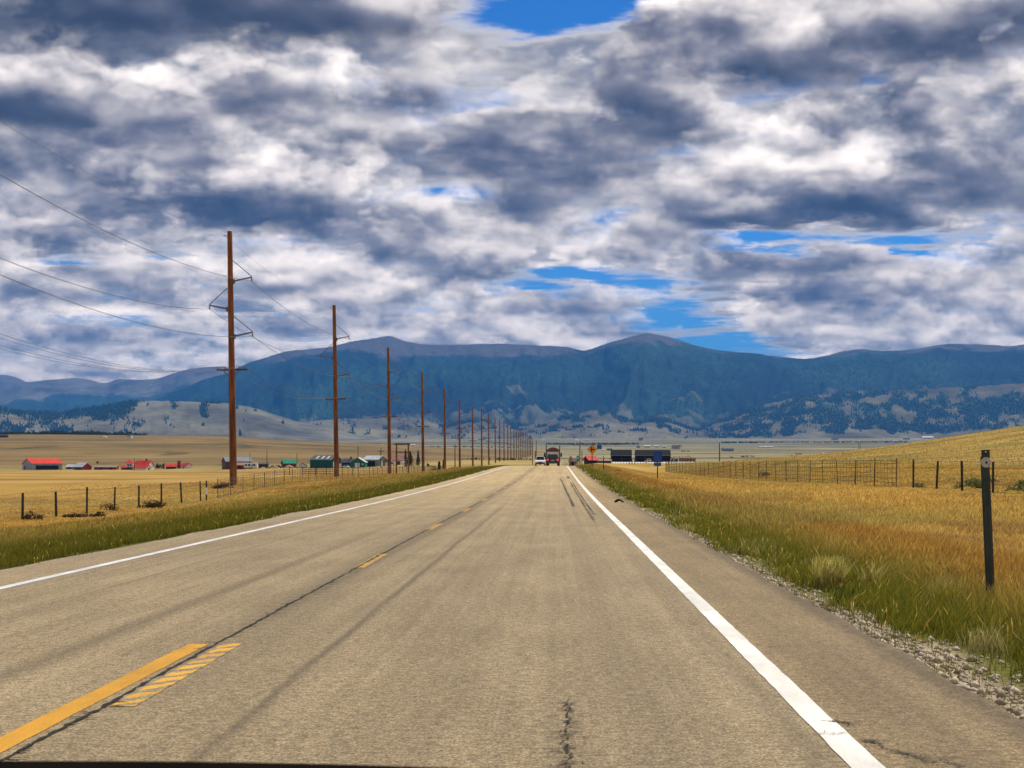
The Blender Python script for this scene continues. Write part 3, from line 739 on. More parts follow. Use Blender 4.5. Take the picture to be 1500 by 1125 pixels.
def build_grass():
    parts = {'verge_grass': [], 'dry_grass': []}
    def emit(side, y0, y1, dens, xmax, wmin):
        x, y, s = scatter(side, y0, y1, dens, XR if side > 0 else -xmax, xmax if side > 0 else XL)
        n = len(x)
        if not n: return
        n1 = fbm(x/1.3, y/2.2, 3, 3); n2 = fbm(x/6, y/9, 4, 8); n3 = fbm(x/.45, y/.6, 2, 14)
        sr = s + .45*n1
        g_end, r_end = (1.75, 3.4) if side > 0 else (3.6, 11.5)
        gw = np.where(y < 13, .58, .26) if side > 0 else np.full(n, .22)
        # bare gravel margin and open patches
        keep = RNG.random(n) < np.clip((sr-gw*.75)/(.5 if side > 0 else .35), .09, 1)*np.clip(.75+1.2*n3, .2, 1)
        if side < 0: keep &= RNG.random(n) < 1-.92*ss(s, 14, 30)
        x, y, s, sr, n1, n2, n3 = (q[keep] for q in (x, y, s, sr, n1, n2, n3)); n = len(x)
        gf = 1-ss(sr+.5*n2*g_end*.4, g_end*.6, g_end*1.35); rf = (1-ss(sr, r_end*.85, r_end*1.25))*(1-gf)
        r1 = RNG.random((n, 1))
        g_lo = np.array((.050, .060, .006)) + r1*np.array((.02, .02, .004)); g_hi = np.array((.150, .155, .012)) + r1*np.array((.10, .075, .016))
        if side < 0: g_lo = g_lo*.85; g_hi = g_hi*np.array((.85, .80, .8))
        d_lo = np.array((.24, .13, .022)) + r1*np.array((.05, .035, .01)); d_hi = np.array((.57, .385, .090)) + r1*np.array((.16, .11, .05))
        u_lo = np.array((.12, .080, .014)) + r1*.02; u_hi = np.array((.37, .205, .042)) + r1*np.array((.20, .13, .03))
        if side < 0: u_hi = u_hi*np.array((.88, 1.1, 1.0))
        mixv = lambda A, B, t: A*(1-t[:, None]) + B*t[:, None]
        # strays: straw in the green, green in the straw
        st = RNG.random(n); gf2 = np.where(st < np.where(side > 0, .03, .012), gf*.15, np.where(st > .96, np.maximum(gf, .7), gf)); rf2 = np.where(st < .08, np.maximum(rf, .0), rf)
        lo = mixv(mixv(d_lo, u_lo, rf2), g_lo, gf2); hi = mixv(mixv(d_hi, u_hi, rf2), g_hi, gf2)
        gp = ss(n2, -.05, .4)*(1-gf)*.55; hi = mixv(hi, np.array((.34, .31, .075)) + r1*.05, gp)
        bp = ss(fbm(x/3.5, y/6, 4, 18), .12, .45)*(1-gf)*.6; hi = mixv(hi, np.array((.30, .175, .055)) + r1*.05, bp)
        pale = ss(fbm(x/.8, y/1.1, 3, 77), .35, .6)*gf*(side > 0); hi = mixv(hi, np.array((.50, .42, .16))+r1*.1, pale*.7); lo = mixv(lo, np.array((.2, .18, .06))+r1*.02, pale*.5)
        h = ((.13+.15*np.clip(sr/1.6, 0, 1)) if side > 0 else .20)*gf + .36*rf + .29*(1-gf-rf)
        if side < 0: h = h*.85
        h = h*RNG.uniform(.6, 1.25, n)*(1+.3*n1)
        h = h*np.where(side > 0, 1-.6*ss(x, 10, 18), 1-.6*ss(s, 9, 16))
        w = np.maximum(wmin, y*.00030)*RNG.uniform(.7, 1.4, n)*np.where(gf > .5, 1.0, .75)
        head = np.where(gf2 > .5, 0.0, .9)
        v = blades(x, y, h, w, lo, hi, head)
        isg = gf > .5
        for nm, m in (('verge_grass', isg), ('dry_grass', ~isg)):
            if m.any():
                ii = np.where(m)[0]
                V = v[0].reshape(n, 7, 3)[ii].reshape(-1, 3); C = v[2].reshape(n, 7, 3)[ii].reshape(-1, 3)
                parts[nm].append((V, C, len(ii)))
    emit(1, 7, 14, 2400, 6.5, .0050); emit(1, 14, 22, 1700, 8.5, .0050); emit(1, 22, 40, 800, 14, .006); emit(1, 40, 80, 210, 24, .010); emit(1, 80, 150, 70, 30, .02); emit(1, 150, 235, 26, 24, .04)
    emit(-1, 18, 40, 520, 17, .006); emit(-1, 40, 80, 190, 31, .010); emit(-1, 80, 140, 60, 40, .02); emit(-1, 140, 250, 24, 34, .04)
    # short tufts on the slope behind the fence
    n = 30000; x = RNG.uniform(17.2, 72, n); y = 55 + 200*RNG.random(n); kk = x < .315*y+2; x, y = x[kk], y[kk]; n = len(x)
    t = np.clip(.5+.8*fbm(x/6, y/5, 4, 44), 0, 1)[:, None]; r1 = RNG.random((n, 1))
    hi = np.array((.40, .25, .045))*(1-t) + np.array((.20, .19, .03))*t + r1*np.array((.12, .08, .03)); v = blades(x, y, RNG.uniform(.07, .20, n), RNG.uniform(.02, .05, n), hi*.55, hi, np.full(n, .5))
    parts['dry_grass'].append((v[0], v[2], n))
    f = np.array([(0, 1, 3), (0, 3, 2), (2, 3, 5), (2, 5, 4), (4, 5, 6)])
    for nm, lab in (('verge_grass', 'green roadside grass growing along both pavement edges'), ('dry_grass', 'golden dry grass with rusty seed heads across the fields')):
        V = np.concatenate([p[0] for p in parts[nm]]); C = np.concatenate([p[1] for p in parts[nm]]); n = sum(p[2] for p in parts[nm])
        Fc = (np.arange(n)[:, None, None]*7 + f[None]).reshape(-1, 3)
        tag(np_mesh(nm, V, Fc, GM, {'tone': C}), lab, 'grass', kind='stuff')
    # loose stones along the pavement edge
    n = 5200; y = 7 + RNG.random(n)**1.7*40; x = XR + .02 + np.abs(RNG.normal(0, .34, n))*np.where(y < 13, 1.0, .5)
    r = RNG.uniform(.005, .018, n)*RNG.choice([1, 1, 1, 1.8, 2.6], n); z = land_z(x, y) + r*.2
    ico = np.array([(1, 0, 0), (-1, 0, 0), (0, 1, 0), (0, -1, 0), (0, 0, .75), (0, 0, -.75)])
    ff = np.array([(0, 2, 4), (2, 1, 4), (1, 3, 4), (3, 0, 4), (2, 0, 5), (1, 2, 5), (3, 1, 5), (0, 3, 5)])
    V = np.stack([x, y, z], -1)[:, None] + ico[None]*r[:, None, None]*RNG.uniform(.6, 1.4, (n, 6, 1))
    k = MT('limestone_chips', .9, .2); g = k.node('ShaderNodeNewGeometry'); k.color(k.mix(g.outputs['Random Per Island'], (.20, .165, .115), (.58, .50, .38)))
    tag(np_mesh('gravel', V.reshape(-1, 3), (np.arange(n)[:, None, None]*6+ff[None]).reshape(-1, 3), k.m), 'pale gravel spilling along the pavement edge', 'gravel', kind='stuff')
build_grass()
def tuft(x, y, r, n, h, lo, hi, label):
    a = RNG.uniform(0, 2*np.pi, n); q = r*np.sqrt(RNG.random(n)); xx, yy = x+np.cos(a)*q, y+np.sin(a)*q*1.3
    r1 = RNG.random((n, 1)); v = blades(xx, yy, h*RNG.uniform(.5, 1.15, n), np.full(n, .006), np.array(lo)*(.8+.4*r1), np.array(hi)*(.7+.6*r1), np.full(n, .5), .22)
    o = np_mesh('grass_tuft', v[0], v[1], GM, {'tone': v[2]}); tag(o, label, 'grass tuft', 'tufts standing out of the verge grass')
tuft(3.05, 18.4, .17, 420, .40, (.22, .20, .06), (.46, .40, .11), 'pale straw yellow tuft standing out of the green verge grass')
tuft(3.45, 18.0, .10, 160, .36, (.22, .20, .06), (.44, .37, .11), 'smaller pale tuft just past the straw yellow tuft')
tuft(2.86, 16.2, .13, 220, .20, (.02, .035, .006), (.06, .10, .014), 'dark green weedy tuft at the gravel edge')
# ------------------------------------------------------------------ utility line
POLE_X, POLE_Y0, POLE_S = -27.0, 137.0, 65.0
def timber(name, c1, c2):
    k = MT(name, .85, .2); p = k.pos
    n = k.noise(k.scale(p, (9, 9, .55)), 1.0, 6, .65); n2 = k.noise(k.scale(p, (1.5, 1.5, .25)), 1.0, 3)
    c = k.mix(k.ramp(n, .3, .7), c1, c2); c = k.mix(1.0, c, k.ramp(n2, .3, .7, .7, 1.25), 'MULTIPLY')
    k.color(c).bump(n, .5, .01); return k.m
M_POLE = timber('weathered_pole_timber', (.085, .031, .012), (.28, .112, .040))
M_ARM = timber('crossarm_timber', (.05, .028, .018), (.15, .09, .055))
M_STEEL = paint('galvanised_steel', (.10, .10, .11), .2, 4, .5, .4)
M_PORC = paint('porcelain_insulator', (.12, .10, .10), .3, 8, .3, .5)
M_WIRE = paint('aluminium_wire', (.05, .05, .055), .2, 2, .5, .4)
POLE_H = 21.2
ARMS = [(1, 17.0, 18.75), (-1, 14.7, 16.5), (1, 12.4, 14.1)]
def tip(side, z): return (side*1.80, 0, z+.33)
PINS = (-1.22, -.62, .55, 1.18)
def make_pole(label, group):
    root = empty('utility_pole', (0, 0, 0), 0, label, 'utility pole', group)
    m = MB(); m.tube([(0, 0, -1.5), (0, 0, 0), (0, 0, 7), (0, 0, 14), (0, 0, POLE_H-.06), (0, 0, POLE_H)], [.32, .31, .275, .24, .205, .19], 14)
    m.build('shaft', M_POLE, root, smooth=True)
    b = MB(); b.tube([(-.2, 0, POLE_H-.42), (-.46, 0, POLE_H-.38)], .03, 6).box(-.5, -.42, -.04, .04, POLE_H-.42, POLE_H-.30); b.build('ground_wire_bracket', M_STEEL, root)
    for sd, z, zb in ARMS:
        a = MB(); t = tip(sd, z)
        a.tube([(sd*.2, 0, z), t], [.075, .055], 8); a.box(*sorted((sd*.20, sd*.36)), -.12, .12, z-.22, z+.18)
        arm = a.build('davit_arm', M_STEEL, root)
        MB().tube([(sd*.2, 0, zb), (t[0], 0, t[2]+.04)], .035, 6).build('brace', M_STEEL, arm)
        i = MB(); i.tube([(t[0]-sd*.03, 0, t[2]-.04), (t[0]-sd*.03, 0, t[2]-.14), (t[0]-sd*.03, 0, t[2]-.20), (t[0]-sd*.03, 0, t[2]-.34)], [.03, .07, .04, .07], 8)
        i.build('insulator', M_PORC, arm)
    c = MB().box(-1.32, 1.27, .22, .36, 9.55, 9.70); cx = c.build('crossarm', M_ARM, root)
    d = MB().tube([(-.72, .20, 9.56), (-.05, .24, 8.75)], .035, 6).tube([(.62, .20, 9.56), (.05, .24, 9.0)], .028, 6); d.build('brace', M_STEEL, cx)
    for px in PINS: MB().tube([(px, .29, 9.70), (px, .29, 9.76), (px, .29, 9.80), (px, .29, 9.90)], [.02, .055, .03, .045], 8).build('insulator', M_PORC, cx)
    return root
def copy_tree(o, parent=None):
    c = o.copy(); COL.objects.link(c)
    if parent is not None: c.parent = parent
    for ch in list(o.children): copy_tree(ch, c)
    return c
GRP_POLE = 'power poles in the long row beside the highway'
POLE_LABELS = ['tallest reddish brown power pole, first of the row, its arms against the sky', 'second power pole in the row, topped just above the mountain ridge',
    'third power pole in the row, its top level with the ridge', 'fourth power pole in the row, standing against the blue mountain', 'fifth power pole in the row, standing against the blue mountain', 'sixth power pole in the row, counted from the tallest one',
    'seventh power pole in the row, counted from the tallest one', 'eighth power pole in the row, counted from the tallest one', 'ninth power pole in the row, counted from the tallest one', 'tenth power pole in the row, counted from the tallest one']
def build_line():
    spots = []
    src = None
    for k in range(-1, 27):
        y = POLE_Y0 + POLE_S*k; x = POLE_X + (0 if k < 1 else random.uniform(-.25, .25))
        z = gz(x, y) if k >= 0 else -2.4
        lab = POLE_LABELS[k] if 0 <= k < 10 else ('timber power pole standing before the tallest one of the row' if k < 0 else 'small power pole in the crowded end of the row close by the traffic')
        if src is None: r = make_pole(lab, GRP_POLE); src = r
        else: r = copy_tree(src); r['label'] = lab
        r.location = (x, y, z); h = .96 + random.uniform(-.03, .03) if k > 1 else 1.0
        if k == 0: h = 1.0
        if k < 0: h = 1.0
        r.scale = (1, 1, h)
        ry = math.radians(-.85 if k <= 1 else random.uniform(-.7, -.1))
        r.rotation_euler = (0, ry, 0)
        spots.append((Vector((x, y, z)), h, ry))
    def wp(i, lx, ly, lz):
        p, h, ry = spots[i]; lz *= h
        return p + Vector((lx*math.cos(ry)+lz*math.sin(ry), ly, -lx*math.sin(ry)+lz*math.cos(ry)))
    wires = [('upper phase wire of the power line, strung between the topmost arm tips', [(tip(1, 17.0)[0]-.03, 0, 17.0+.33-.34)], .9, .018),
             ('middle phase wire of the power line, strung between the arms facing the fields', [(-1.77, 0, 14.7+.33-.34)], 1.0, .018),
             ('lower phase wire of the power line, strung between the lowest davit arms', [(1.77, 0, 12.4+.33-.34)], 1.0, .018),
             ('thin ground wire strung along the very tops of the power poles', [(-.46, 0, POLE_H-.32)], .7, .010)]
    for j, px in enumerate(PINS):
        wires.append((['outermost wire on the field end of the lower crossarms', 'inner wire on the field half of the lower crossarms', 'inner wire on the road half of the lower crossarms', 'outermost wire on the road end of the lower crossarms'][j], [(px, .29, 9.90)], 1.15, .010))
    for lab, (q,), sag, rad in wires:
        m = MB()
        for i in range(len(spots)-1):
            a, b = wp(i, *q), wp(i+1, *q)
            nseg = 16 if i < 4 else 6
            pts = [a.lerp(b, t/nseg) - Vector((0, 0, 4*sag*(t/nseg)*(1-t/nseg))) for t in range(nseg+1)]
            m.tube(pts, rad, 5, False)
        tag(m.build('power_wire', M_WIRE), lab, 'wire', 'wires strung along the row of power poles')
build_line()

# slim poles scattered over the valley
def slim_pole(u, d, ytop, label, arms=False, r=.13, group='slim poles standing among the ranch buildings'):
    x, y, z = at(u, d); h = alt(ytop, d) - z
    root = empty('wooden_pole', (x, y, z), 0, label, 'pole', group)
    MB().tube([(0, 0, -.4), (0, 0, h*.5), (0, 0, h)], [r*1.15, r, r*.8], 8).build('shaft', M_ARM, root)
    if arms:
        MB().box(-1.1, 1.1, -.1, .1, h-1.5, h-1.3).build('crossarm', M_ARM, root)
        MB().tube([(0, -.25, h-2.6), (0, -.25, h-1.7)], .25, 8).build('transformer', M_STEEL, root)
    return root
for u, d, yt, lab, ar in [(366, 770, 663, 'slim pole rising behind the brown barn and camper', False), (391, 700, 658.5, 'tall slim pole between the camper and the green roofed shed', False),
        (435, 720, 664, 'slim pole beside the green roofed shed', False), (524.5, 600, 653.5, 'slim pole standing before the green gabled house', False),
        (558, 620, 655.5, 'pole with crossarm and transformer before the white doored shed', True), (1054, 400, 648.5, 'lone slim pole beyond the wire fence, under the dark valley rise', False),
        (849.5, 420, 647, 'tall dark pole just beside the green road sign', False), (852.5, 500, 660, 'short dark pole between the road sign and the red roofed shed', False),
        (1258, 900, 646, 'taller of two thin poles beyond the grassy slope', False), (1260, 930, 648, 'shorter of two thin poles beyond the grassy slope', False),
        (619, 300, 655, 'thin brown pole beside the fourth power pole', False), (666.5, 420, 651, 'thin dark pole standing near the sixth power pole', False),
        (197, 820, 671.5, 'thin dark mast over the red roofed house', False), (785.5, 640, 645, 'pale thin pole by the end of the pole row', False), (780, 640, 648, 'dark thin pole by the end of the pole row', False), (784.5, 430, 660, 'short dark pole close above the white car', False)]:
    slim_pole(u, d, yt, lab, ar)

# ------------------------------------------------------------------ fences
M_POST = timber('fence_post_timber', (.022, .017, .013), (.07, .055, .045))
M_TPOST = paint('fence_post_steel', (.022, .026, .022), .3, 5, .6)
M_BROWNPOST = timber('weathered_fence_stake', (.07, .048, .028), (.19, .13, .075))
M_FWIRE = paint('rusty_fence_wire', (.075, .055, .04), .3, 3, .7)
def wire_fence(label, pts, hts, spacing, stay, wires, name='wire_fence', post_r=.045, jitter=.0, postmat=None, thin_from=1e9):
    """posts, one strand per wire, and the woven stays as one mesh"""
    P = np.array(pts, float); seg = np.concatenate([[0], np.cumsum(np.hypot(*np.diff(P, axis=0).T))]); Lf = seg[-1]
    xy = lambda s: (float(np.interp(s, seg, P[:, 0])), float(np.interp(s, seg, P[:, 1])))
    H = lambda s: float(np.interp(s, seg, hts))
    x0, y0 = xy(0); root = empty(name, (x0, y0, gz(x0, y0)), 0, label, 'fence')
    off = Vector(root.location)
    n = int(Lf/spacing)
    for i in range(n+1):
        if i >= 100: break
        s = i*spacing; x, y = xy(s); z = gz(x, y); h = H(s)*random.uniform(.95, 1.06); jx, jy = random.gauss(0, jitter), random.gauss(0, jitter)
        r = post_r*random.uniform(.85, 1.2)*(1 if s < thin_from else .62)
        MB().tube([Vector((x, y, z-.3))-off, Vector((x+jx, y+jy, z+h))-off], [r*1.08, r], 7).build('post', postmat or M_POST, root)
    for w in wires:
        m = MB(); pts_ = []
        for i in range(n+1):
            s = i*spacing; x, y = xy(s); pts_.append(Vector((x, y, gz(x, y)+H(s)*w)) - off)
        q = []
        for a, b in zip(pts_[:-1], pts_[1:]):
            q += [a, a.lerp(b, .5)-Vector((0, 0, .025))]
        q.append(pts_[-1]); m.tube(q, .0065 + .006*(thin_from < 1e8), 4, False); m.build('wire', M_FWIRE, root)
    if stay:
        k = int(Lf/stay); rest = MB()
        for i in range(k):
            s = i*stay + random.uniform(-.1, .1)*stay
            if s < 0: continue
            x, y = xy(s); z = gz(x, y); h = H(s)*random.uniform(.88, 1.02); r = .005 + y*.00003
            m = MB() if i < 100 else rest
            m.tube([Vector((x, y, z+.02))-off, Vector((x+random.gauss(0, .02), y, z+h))-off], r, 4, False)
            if i < 100: m.build('stay', M_FWIRE, root)
        if rest.v: tag(rest.build('stay', M_FWIRE, root), kind='stuff')
    return root
wire_fence('dark post and wire fence along the dry field behind the pole row side verge', [(-24.6, 66), (-24.5, 75.5), (-24.2, 84), (-23.8, 95), (-23.2, 110)], [1.32]*5, 4.6, 0, (.28, .55, .8, .95), jitter=.035, post_r=.05, postmat=M_TPOST)
wire_fence('woven wire fence with many thin stays running before the power poles', [(-23.15, 112), (-22.5, 150), (-21.5, 200), (-20.5, 300)], [1.3]*4, 4.1, .82, (.1, .3, .5, .7, .85, .97), jitter=.05, post_r=.036, thin_from=-1, postmat=M_BROWNPOST)
wire_fence('dark steel post and wire fence at the foot of the grassy slope', [(16.2, 52), (16.5, 61), (16.8, 79)], [1.36, 1.36, 1.40], 5.0, 0, (.12, .33, .55, .76, .95), jitter=.03, post_r=.045, postmat=M_TPOST)
wire_fence('tall woven wire fence with thin stays crossing the dry field toward the black barns', [(17.0, 82), (17.0, 110), (17.0, 150), (17.0, 190), (17.2, 260)], [1.45, 1.6, 1.65, 1.7, 1.7], 5.6, .95, (.06, .22, .38, .55, .72, .88, .98), jitter=.05, post_r=.040, thin_from=-1, postmat=M_BROWNPOST)
# darker pipe fence in front of the barns
def yard_fence():
    r = empty('pipe_fence', at(900, 470), 0, 'short dark pipe fence in front of the black barns', 'fence'); off = Vector(r.location)
    for i, u in enumerate(np.linspace(893, 1012, 30)):
        x, y, z = at(u, 470 - 90*i/29); h = 1.75*random.uniform(.8, 1.1); w = .12 if i in (7, 8, 9, 13) else .045
        MB().tube([Vector((x, y, z-.2))-off, Vector((x, y, z+h))-off], w, 6).build('post', M_POST, r)
    for f in (.45, .9):
        m = MB(); m.tube([Vector(at(u, 470-90*i/29)) + Vector((0, 0, 1.7*f)) - off for i, u in enumerate(np.linspace(893, 1012, 30))], .035, 5); m.build('rail', M_POST, r)
yard_fence()
def corral():
    r = empty('corral_fence', at(440, 225), 0, 'grey pipe rail corral panel behind the second power pole', 'fence'); off = Vector(r.location)
    us = [424, 443, 462, 478, 496, 516]
    for u in us:
        x, y, z = at(u, 226); MB().tube([Vector((x, y, z-.2))-off, Vector((x, y, z+1.25))-off], .05, 6).build('post', M_POST, r)
    for j, f in enumerate((.3, .58, .86, 1.12)):
        MB().tube([Vector(at(u, 226)) + Vector((0, 0, f)) - off for u in ([443, 462, 478, 496] if j < 3 else us)], .035, 5).build('rail', paint('grey_pipe', (.16, .15, .14), .2) if j < 3 else M_POST, r)
corral()
# marker tied on the fence and stout gate posts
def placard():
    x, y = -23.2, 108.6; z = gz(x, y)
    r = empty('marker_board', (x, y, z), .25, 'small white board hung on a fence post before the tallest power pole', 'marker')
    MB().box(-.10, .10, -.07, -.05, .38, .84).build('board', paint('white_board', (.82, .82, .80), .06), r, bevel=.006)
    MB().tube([(0, 0, -.2), (0, 0, 1.3)], .05, 7).build('post', M_TPOST, r)
placard()
for u, lab, h in ((643.4, 'darker round topped stout gate post beside the fifth power pole', 1.95), (650, 'reddish stout gate post right under the fifth power pole', 2.15)):
    x, y, z = at(u, 285); r = empty('gate_post', (x, y, z), 0, lab, 'gate post', 'stout gate posts')
    MB().tube([(0, 0, -.3), (0, 0, h-.15), (0, 0, h)], [.26, .23, .17], 10).build('post', M_POLE if h > 2 else M_POST, r)
    MB().tube([(0, 0, h), (0, 0, h+.14)], [.12, .10], 10).build('cap', M_POST, r)
def gateway():
    x, y, z = at(589.5, 262); r = empty('ranch_gateway', (x, y, z), 0, 'tall timber ranch gateway with two crossbeams by the evergreens', 'gateway')
    H = alt(650.5, 262) - z
    for sx in (-.95, .95): MB().tube([(sx, 0, -.4), (sx, 0, H-.1)], [.14, .12], 9).build('post', M_POLE, r)
    MB().box(-1.25, 1.25, -.14, .14, H-.12, H+.12).build('top_beam', M_ARM, r, bevel=.02)
    MB().box(-.83, 1.2, -.26, -.145, H-1.38, H-1.24).build('crossbeam', M_ARM, r)
gateway()

# ------------------------------------------------------------------ roadside markers and signs
def delineator(x, y, label, h, lean, big=True):
    z = gz(x, y); r = empty('delineator_post', (x, y, z), 0, label, 'road marker', 'roadside delineator posts', tilt=(0, lean))
    k = paint('dark_green_enamel', (.020, .032, .028), .4, 6, .5, .4)
    # U-channel section
    prof = [(-.042, .0), (-.030, -.004), (-.020, -.026), (.020, -.026), (.030, -.004), (.042, .0), (.042, .005), (.026, .003), (.016, -.019), (-.016, -.019), (-.026, .003), (-.042, .005)]
    MB().prism(prof, -.5, h, 'z').build('post', k, r)
    b = MB().box(-.040, .040, -.034, -.027, h-.02, h+.065); b.build('bracket', k, r, bevel=.003)
    MB().tube([(0, -.036, h+.045), (0, -.042, h+.045)], .008, 8).build('bolt', paint('zinc_bolt', (.5, .5, .5), .1, 3, .4), r)
    d = MB().tube([(0, -.030, h-.055), (0, -.040, h-.055), (0, -.046, h-.055)], [.050, .050, .044], 24); disc = d.build('reflector', paint('reflector_back', (.46, .43, .37), .15, 30, .5), r)
    MB().tube([(0, -.0465, h-.055), (0, -.050, h-.055)], .012, 12).build('rivet', paint('dark_rivet', (.04, .035, .03), .2), disc)
    return r
DP = delineator(4.09, 15.4, 'dark green marker post with pale round reflector in the tall verge grass', 1.50, math.radians(-2.4))
delineator(4.20, 146, 'small dark marker post between the diamond sign and the black barns', 1.45, 0)
def flat_panel(name, pts, y0, y1, mat, parent, bevel=0): return MB().prism(pts, y0, y1, 'y').build(name, mat, parent, bevel=bevel)
def diamond():
    x, y = 4.15, 190.0; z = gz(x, y); r = empty('warning_sign', (x, y, z), 0, 'orange diamond warning sign with black side road symbol', 'road sign')
    zc = alt(658.2, y) - z; a = .585
    MB().tube([(0, .03, -.4), (0, .03, zc-.2)], .045, 8).build('post', M_TPOST, r)
    sq = lambda s: [(0, zc-s), (s, zc), (0, zc+s), (-s, zc)]
    p = flat_panel('panel', sq(a), -.012, .0, paint('black_sign_face', (.012, .011, .010), .1), r)
    flat_panel('sign_face', sq(a*.93), -.018, -.0125, paint('orange_sign_face', (.80, .27, .008), .06, 3, .5), p)
    k = paint('black_symbol', (.010, .009, .008), .1)
    flat_panel('symbol', [(-.165, zc-.31), (-.045, zc-.31), (-.045, zc-.07), (.09, zc-.07), (.09, zc-.13), (.29, zc-.01), (.09, zc+.11), (.09, zc+.05), (-.045, zc+.05), (-.045, zc+.31), (-.165, zc+.31)], -.024, -.0185, k, p)
diamond()
def blue_sign():
    x, y = 6.35, 102.5; z = gz(x, y); r = empty('blue_sign', (x, y, z), 0, 'small blue notice sign on a slim brown post in the dry field', 'road sign')
    zt, zb = alt(661.5, y)-z, alt(682.5, y)-z
    MB().tube([(-.02, .05, -.4), (-.02, .05, zt-.1)], .035, 8).build('post', M_ARM, r)
    k = paint('blue_sign_face', (.010, .055, .34), .12, 6, .5)
    p = MB().box(-.27, .25, -.012, .012, zb+.22, zt).build('panel', k, r, bevel=.004)
    MB().box(-.25, .21, -.012, .012, zb, zb+.205).build('lower_panel', k, r, bevel=.004)
    lt = paint('faded_lettering', (.07, .14, .34), .3, 12)
    for zz, w in ((.70, .15), (.57, .19), (.45, .17), (.33, .19)): MB().box(-.01-w, -.01+w, -.0155, -.0125, zb+zz-.012, zb+zz+.012).build('lettering', lt, p)
    MB().box(-.2, .16, -.0155, -.0125, zb+.10, zb+.135).build('lettering', lt, r)
blue_sign()
def roadside_panel(name, u, d, y0, y1, w, col, label):
    x, y, z = at(u, d); r = empty(name, (x, y, z), 0, label, 'road sign'); a, b = alt(y0, d)-z, alt(y1, d)-z
    for sx in (-.3, .3): MB().tube([(sx*w, .04, -.4), (sx*w, .04, b)], .04, 6).build('post', M_ARM, r)
    p = MB().box(-w/2, w/2, -.012, .012, a, b).build('panel', paint(name+'_face', col, .08, 4), r, bevel=.004)
    MB().box(-w*.32, w*.32, -.016, -.0125, a+(b-a)*.55, a+(b-a)*.68).build('lettering', paint('pale_lettering', (.7, .75, .7), .1), p)
roadside_panel('green_sign', 846.5, 330, 676, 667.5, .5, (.015, .27, .15), 'small bright green road sign beside the tall dark pole')
roadside_panel('brown_sign', 836, 390, 674, 668.5, .62, (.24, .10, .02), 'small brown sign near the road crest beyond the green sign')

def tyre_scrap():
    x, y = 2.10, 54.8; z = float(road_z(y)); r = empty('tyre_scrap', (x, y, z), .35, 'black strip of shredded tyre tread lying on the paved shoulder', 'tyre scrap')
    k = paint('tyre_rubber', (.012, .012, .012), .4, 9, .8)
    m = MB(); n = 9
    for i in range(n):
        t = i/(n-1)-.5; m.v += [(t*.30, -.07-.02*math.sin(i*1.7), .085*(1-(2*t)**2)+.006), (t*.30, .07, .10*(1-(2*t+.15)**2)+.012), (t*.30, .075, .10*(1-(2*t+.15)**2)-.012), (t*.30, -.075, .07*(1-(2*t)**2)-.02)]
    for i in range(n-1):
        for q in range(4): m.f.append((4*i+q, 4*i+(q+1) % 4, 4*i+4+(q+1) % 4, 4*i+4+q))
    m.f += [(0, 3, 2, 1), (4*n-4, 4*n-3, 4*n-2, 4*n-1)]
    body = m.build('tread', k, r)
    g = MB()
    for i in range(6):
        t = (i+.5)/6-.5; zz = .093*(1-(2*t+.05)**2)+.010; g.box(t*.30-.014, t*.30+.014, -.055, .055, zz-.005, zz+.012)
    g.build('tread_rib', k, body)
tyre_scrap()

# the car the picture was taken from: the edge of its bonnet
def bonnet():
    xs = np.linspace(-1.25, .46, 34); ys = np.concatenate([np.linspace(1.25, 1.66, 6), np.linspace(1.68, 1.95, 12)])
    Y, X = np.meshgrid(ys, xs, indexing='ij')
    Z = EYE - .1800*1.72 - .10*(Y-1.72) - 1.2*np.clip(Y-1.66, 0, 9)**2 - .030*np.clip((X+.50)/.8, 0, 2)**2 - .002*np.clip(-(X+.50)/.8, 0, 2)**2
    V = np.stack([X, Y, Z], -1).reshape(-1, 3); Vb = V - np.array((0, 0, .035)); n = len(V); r, c = X.shape
    f = grid_faces(r, c); f = np.vstack([f, f[:, ::-1]+n])
    b = [i for i in range(c)] + [i*c+c-1 for i in range(1, r)] + [(r-1)*c+i for i in range(c-2, -1, -1)] + [i*c for i in range(r-2, 0, -1)]
    side = np.array([(b[i], b[i]+n, b[(i+1) % len(b)]+n, b[(i+1) % len(b)]) for i in range(len(b))])
    o = np_mesh('car_bonnet', np.vstack([V, Vb]), np.vstack([f, side]), paint('dark_car_enamel', (.008, .007, .006), .2, 3, .9, .0), smooth=True)
    tag(o, 'dark bonnet edge of the car the view is taken from', 'car bonnet')
bonnet()
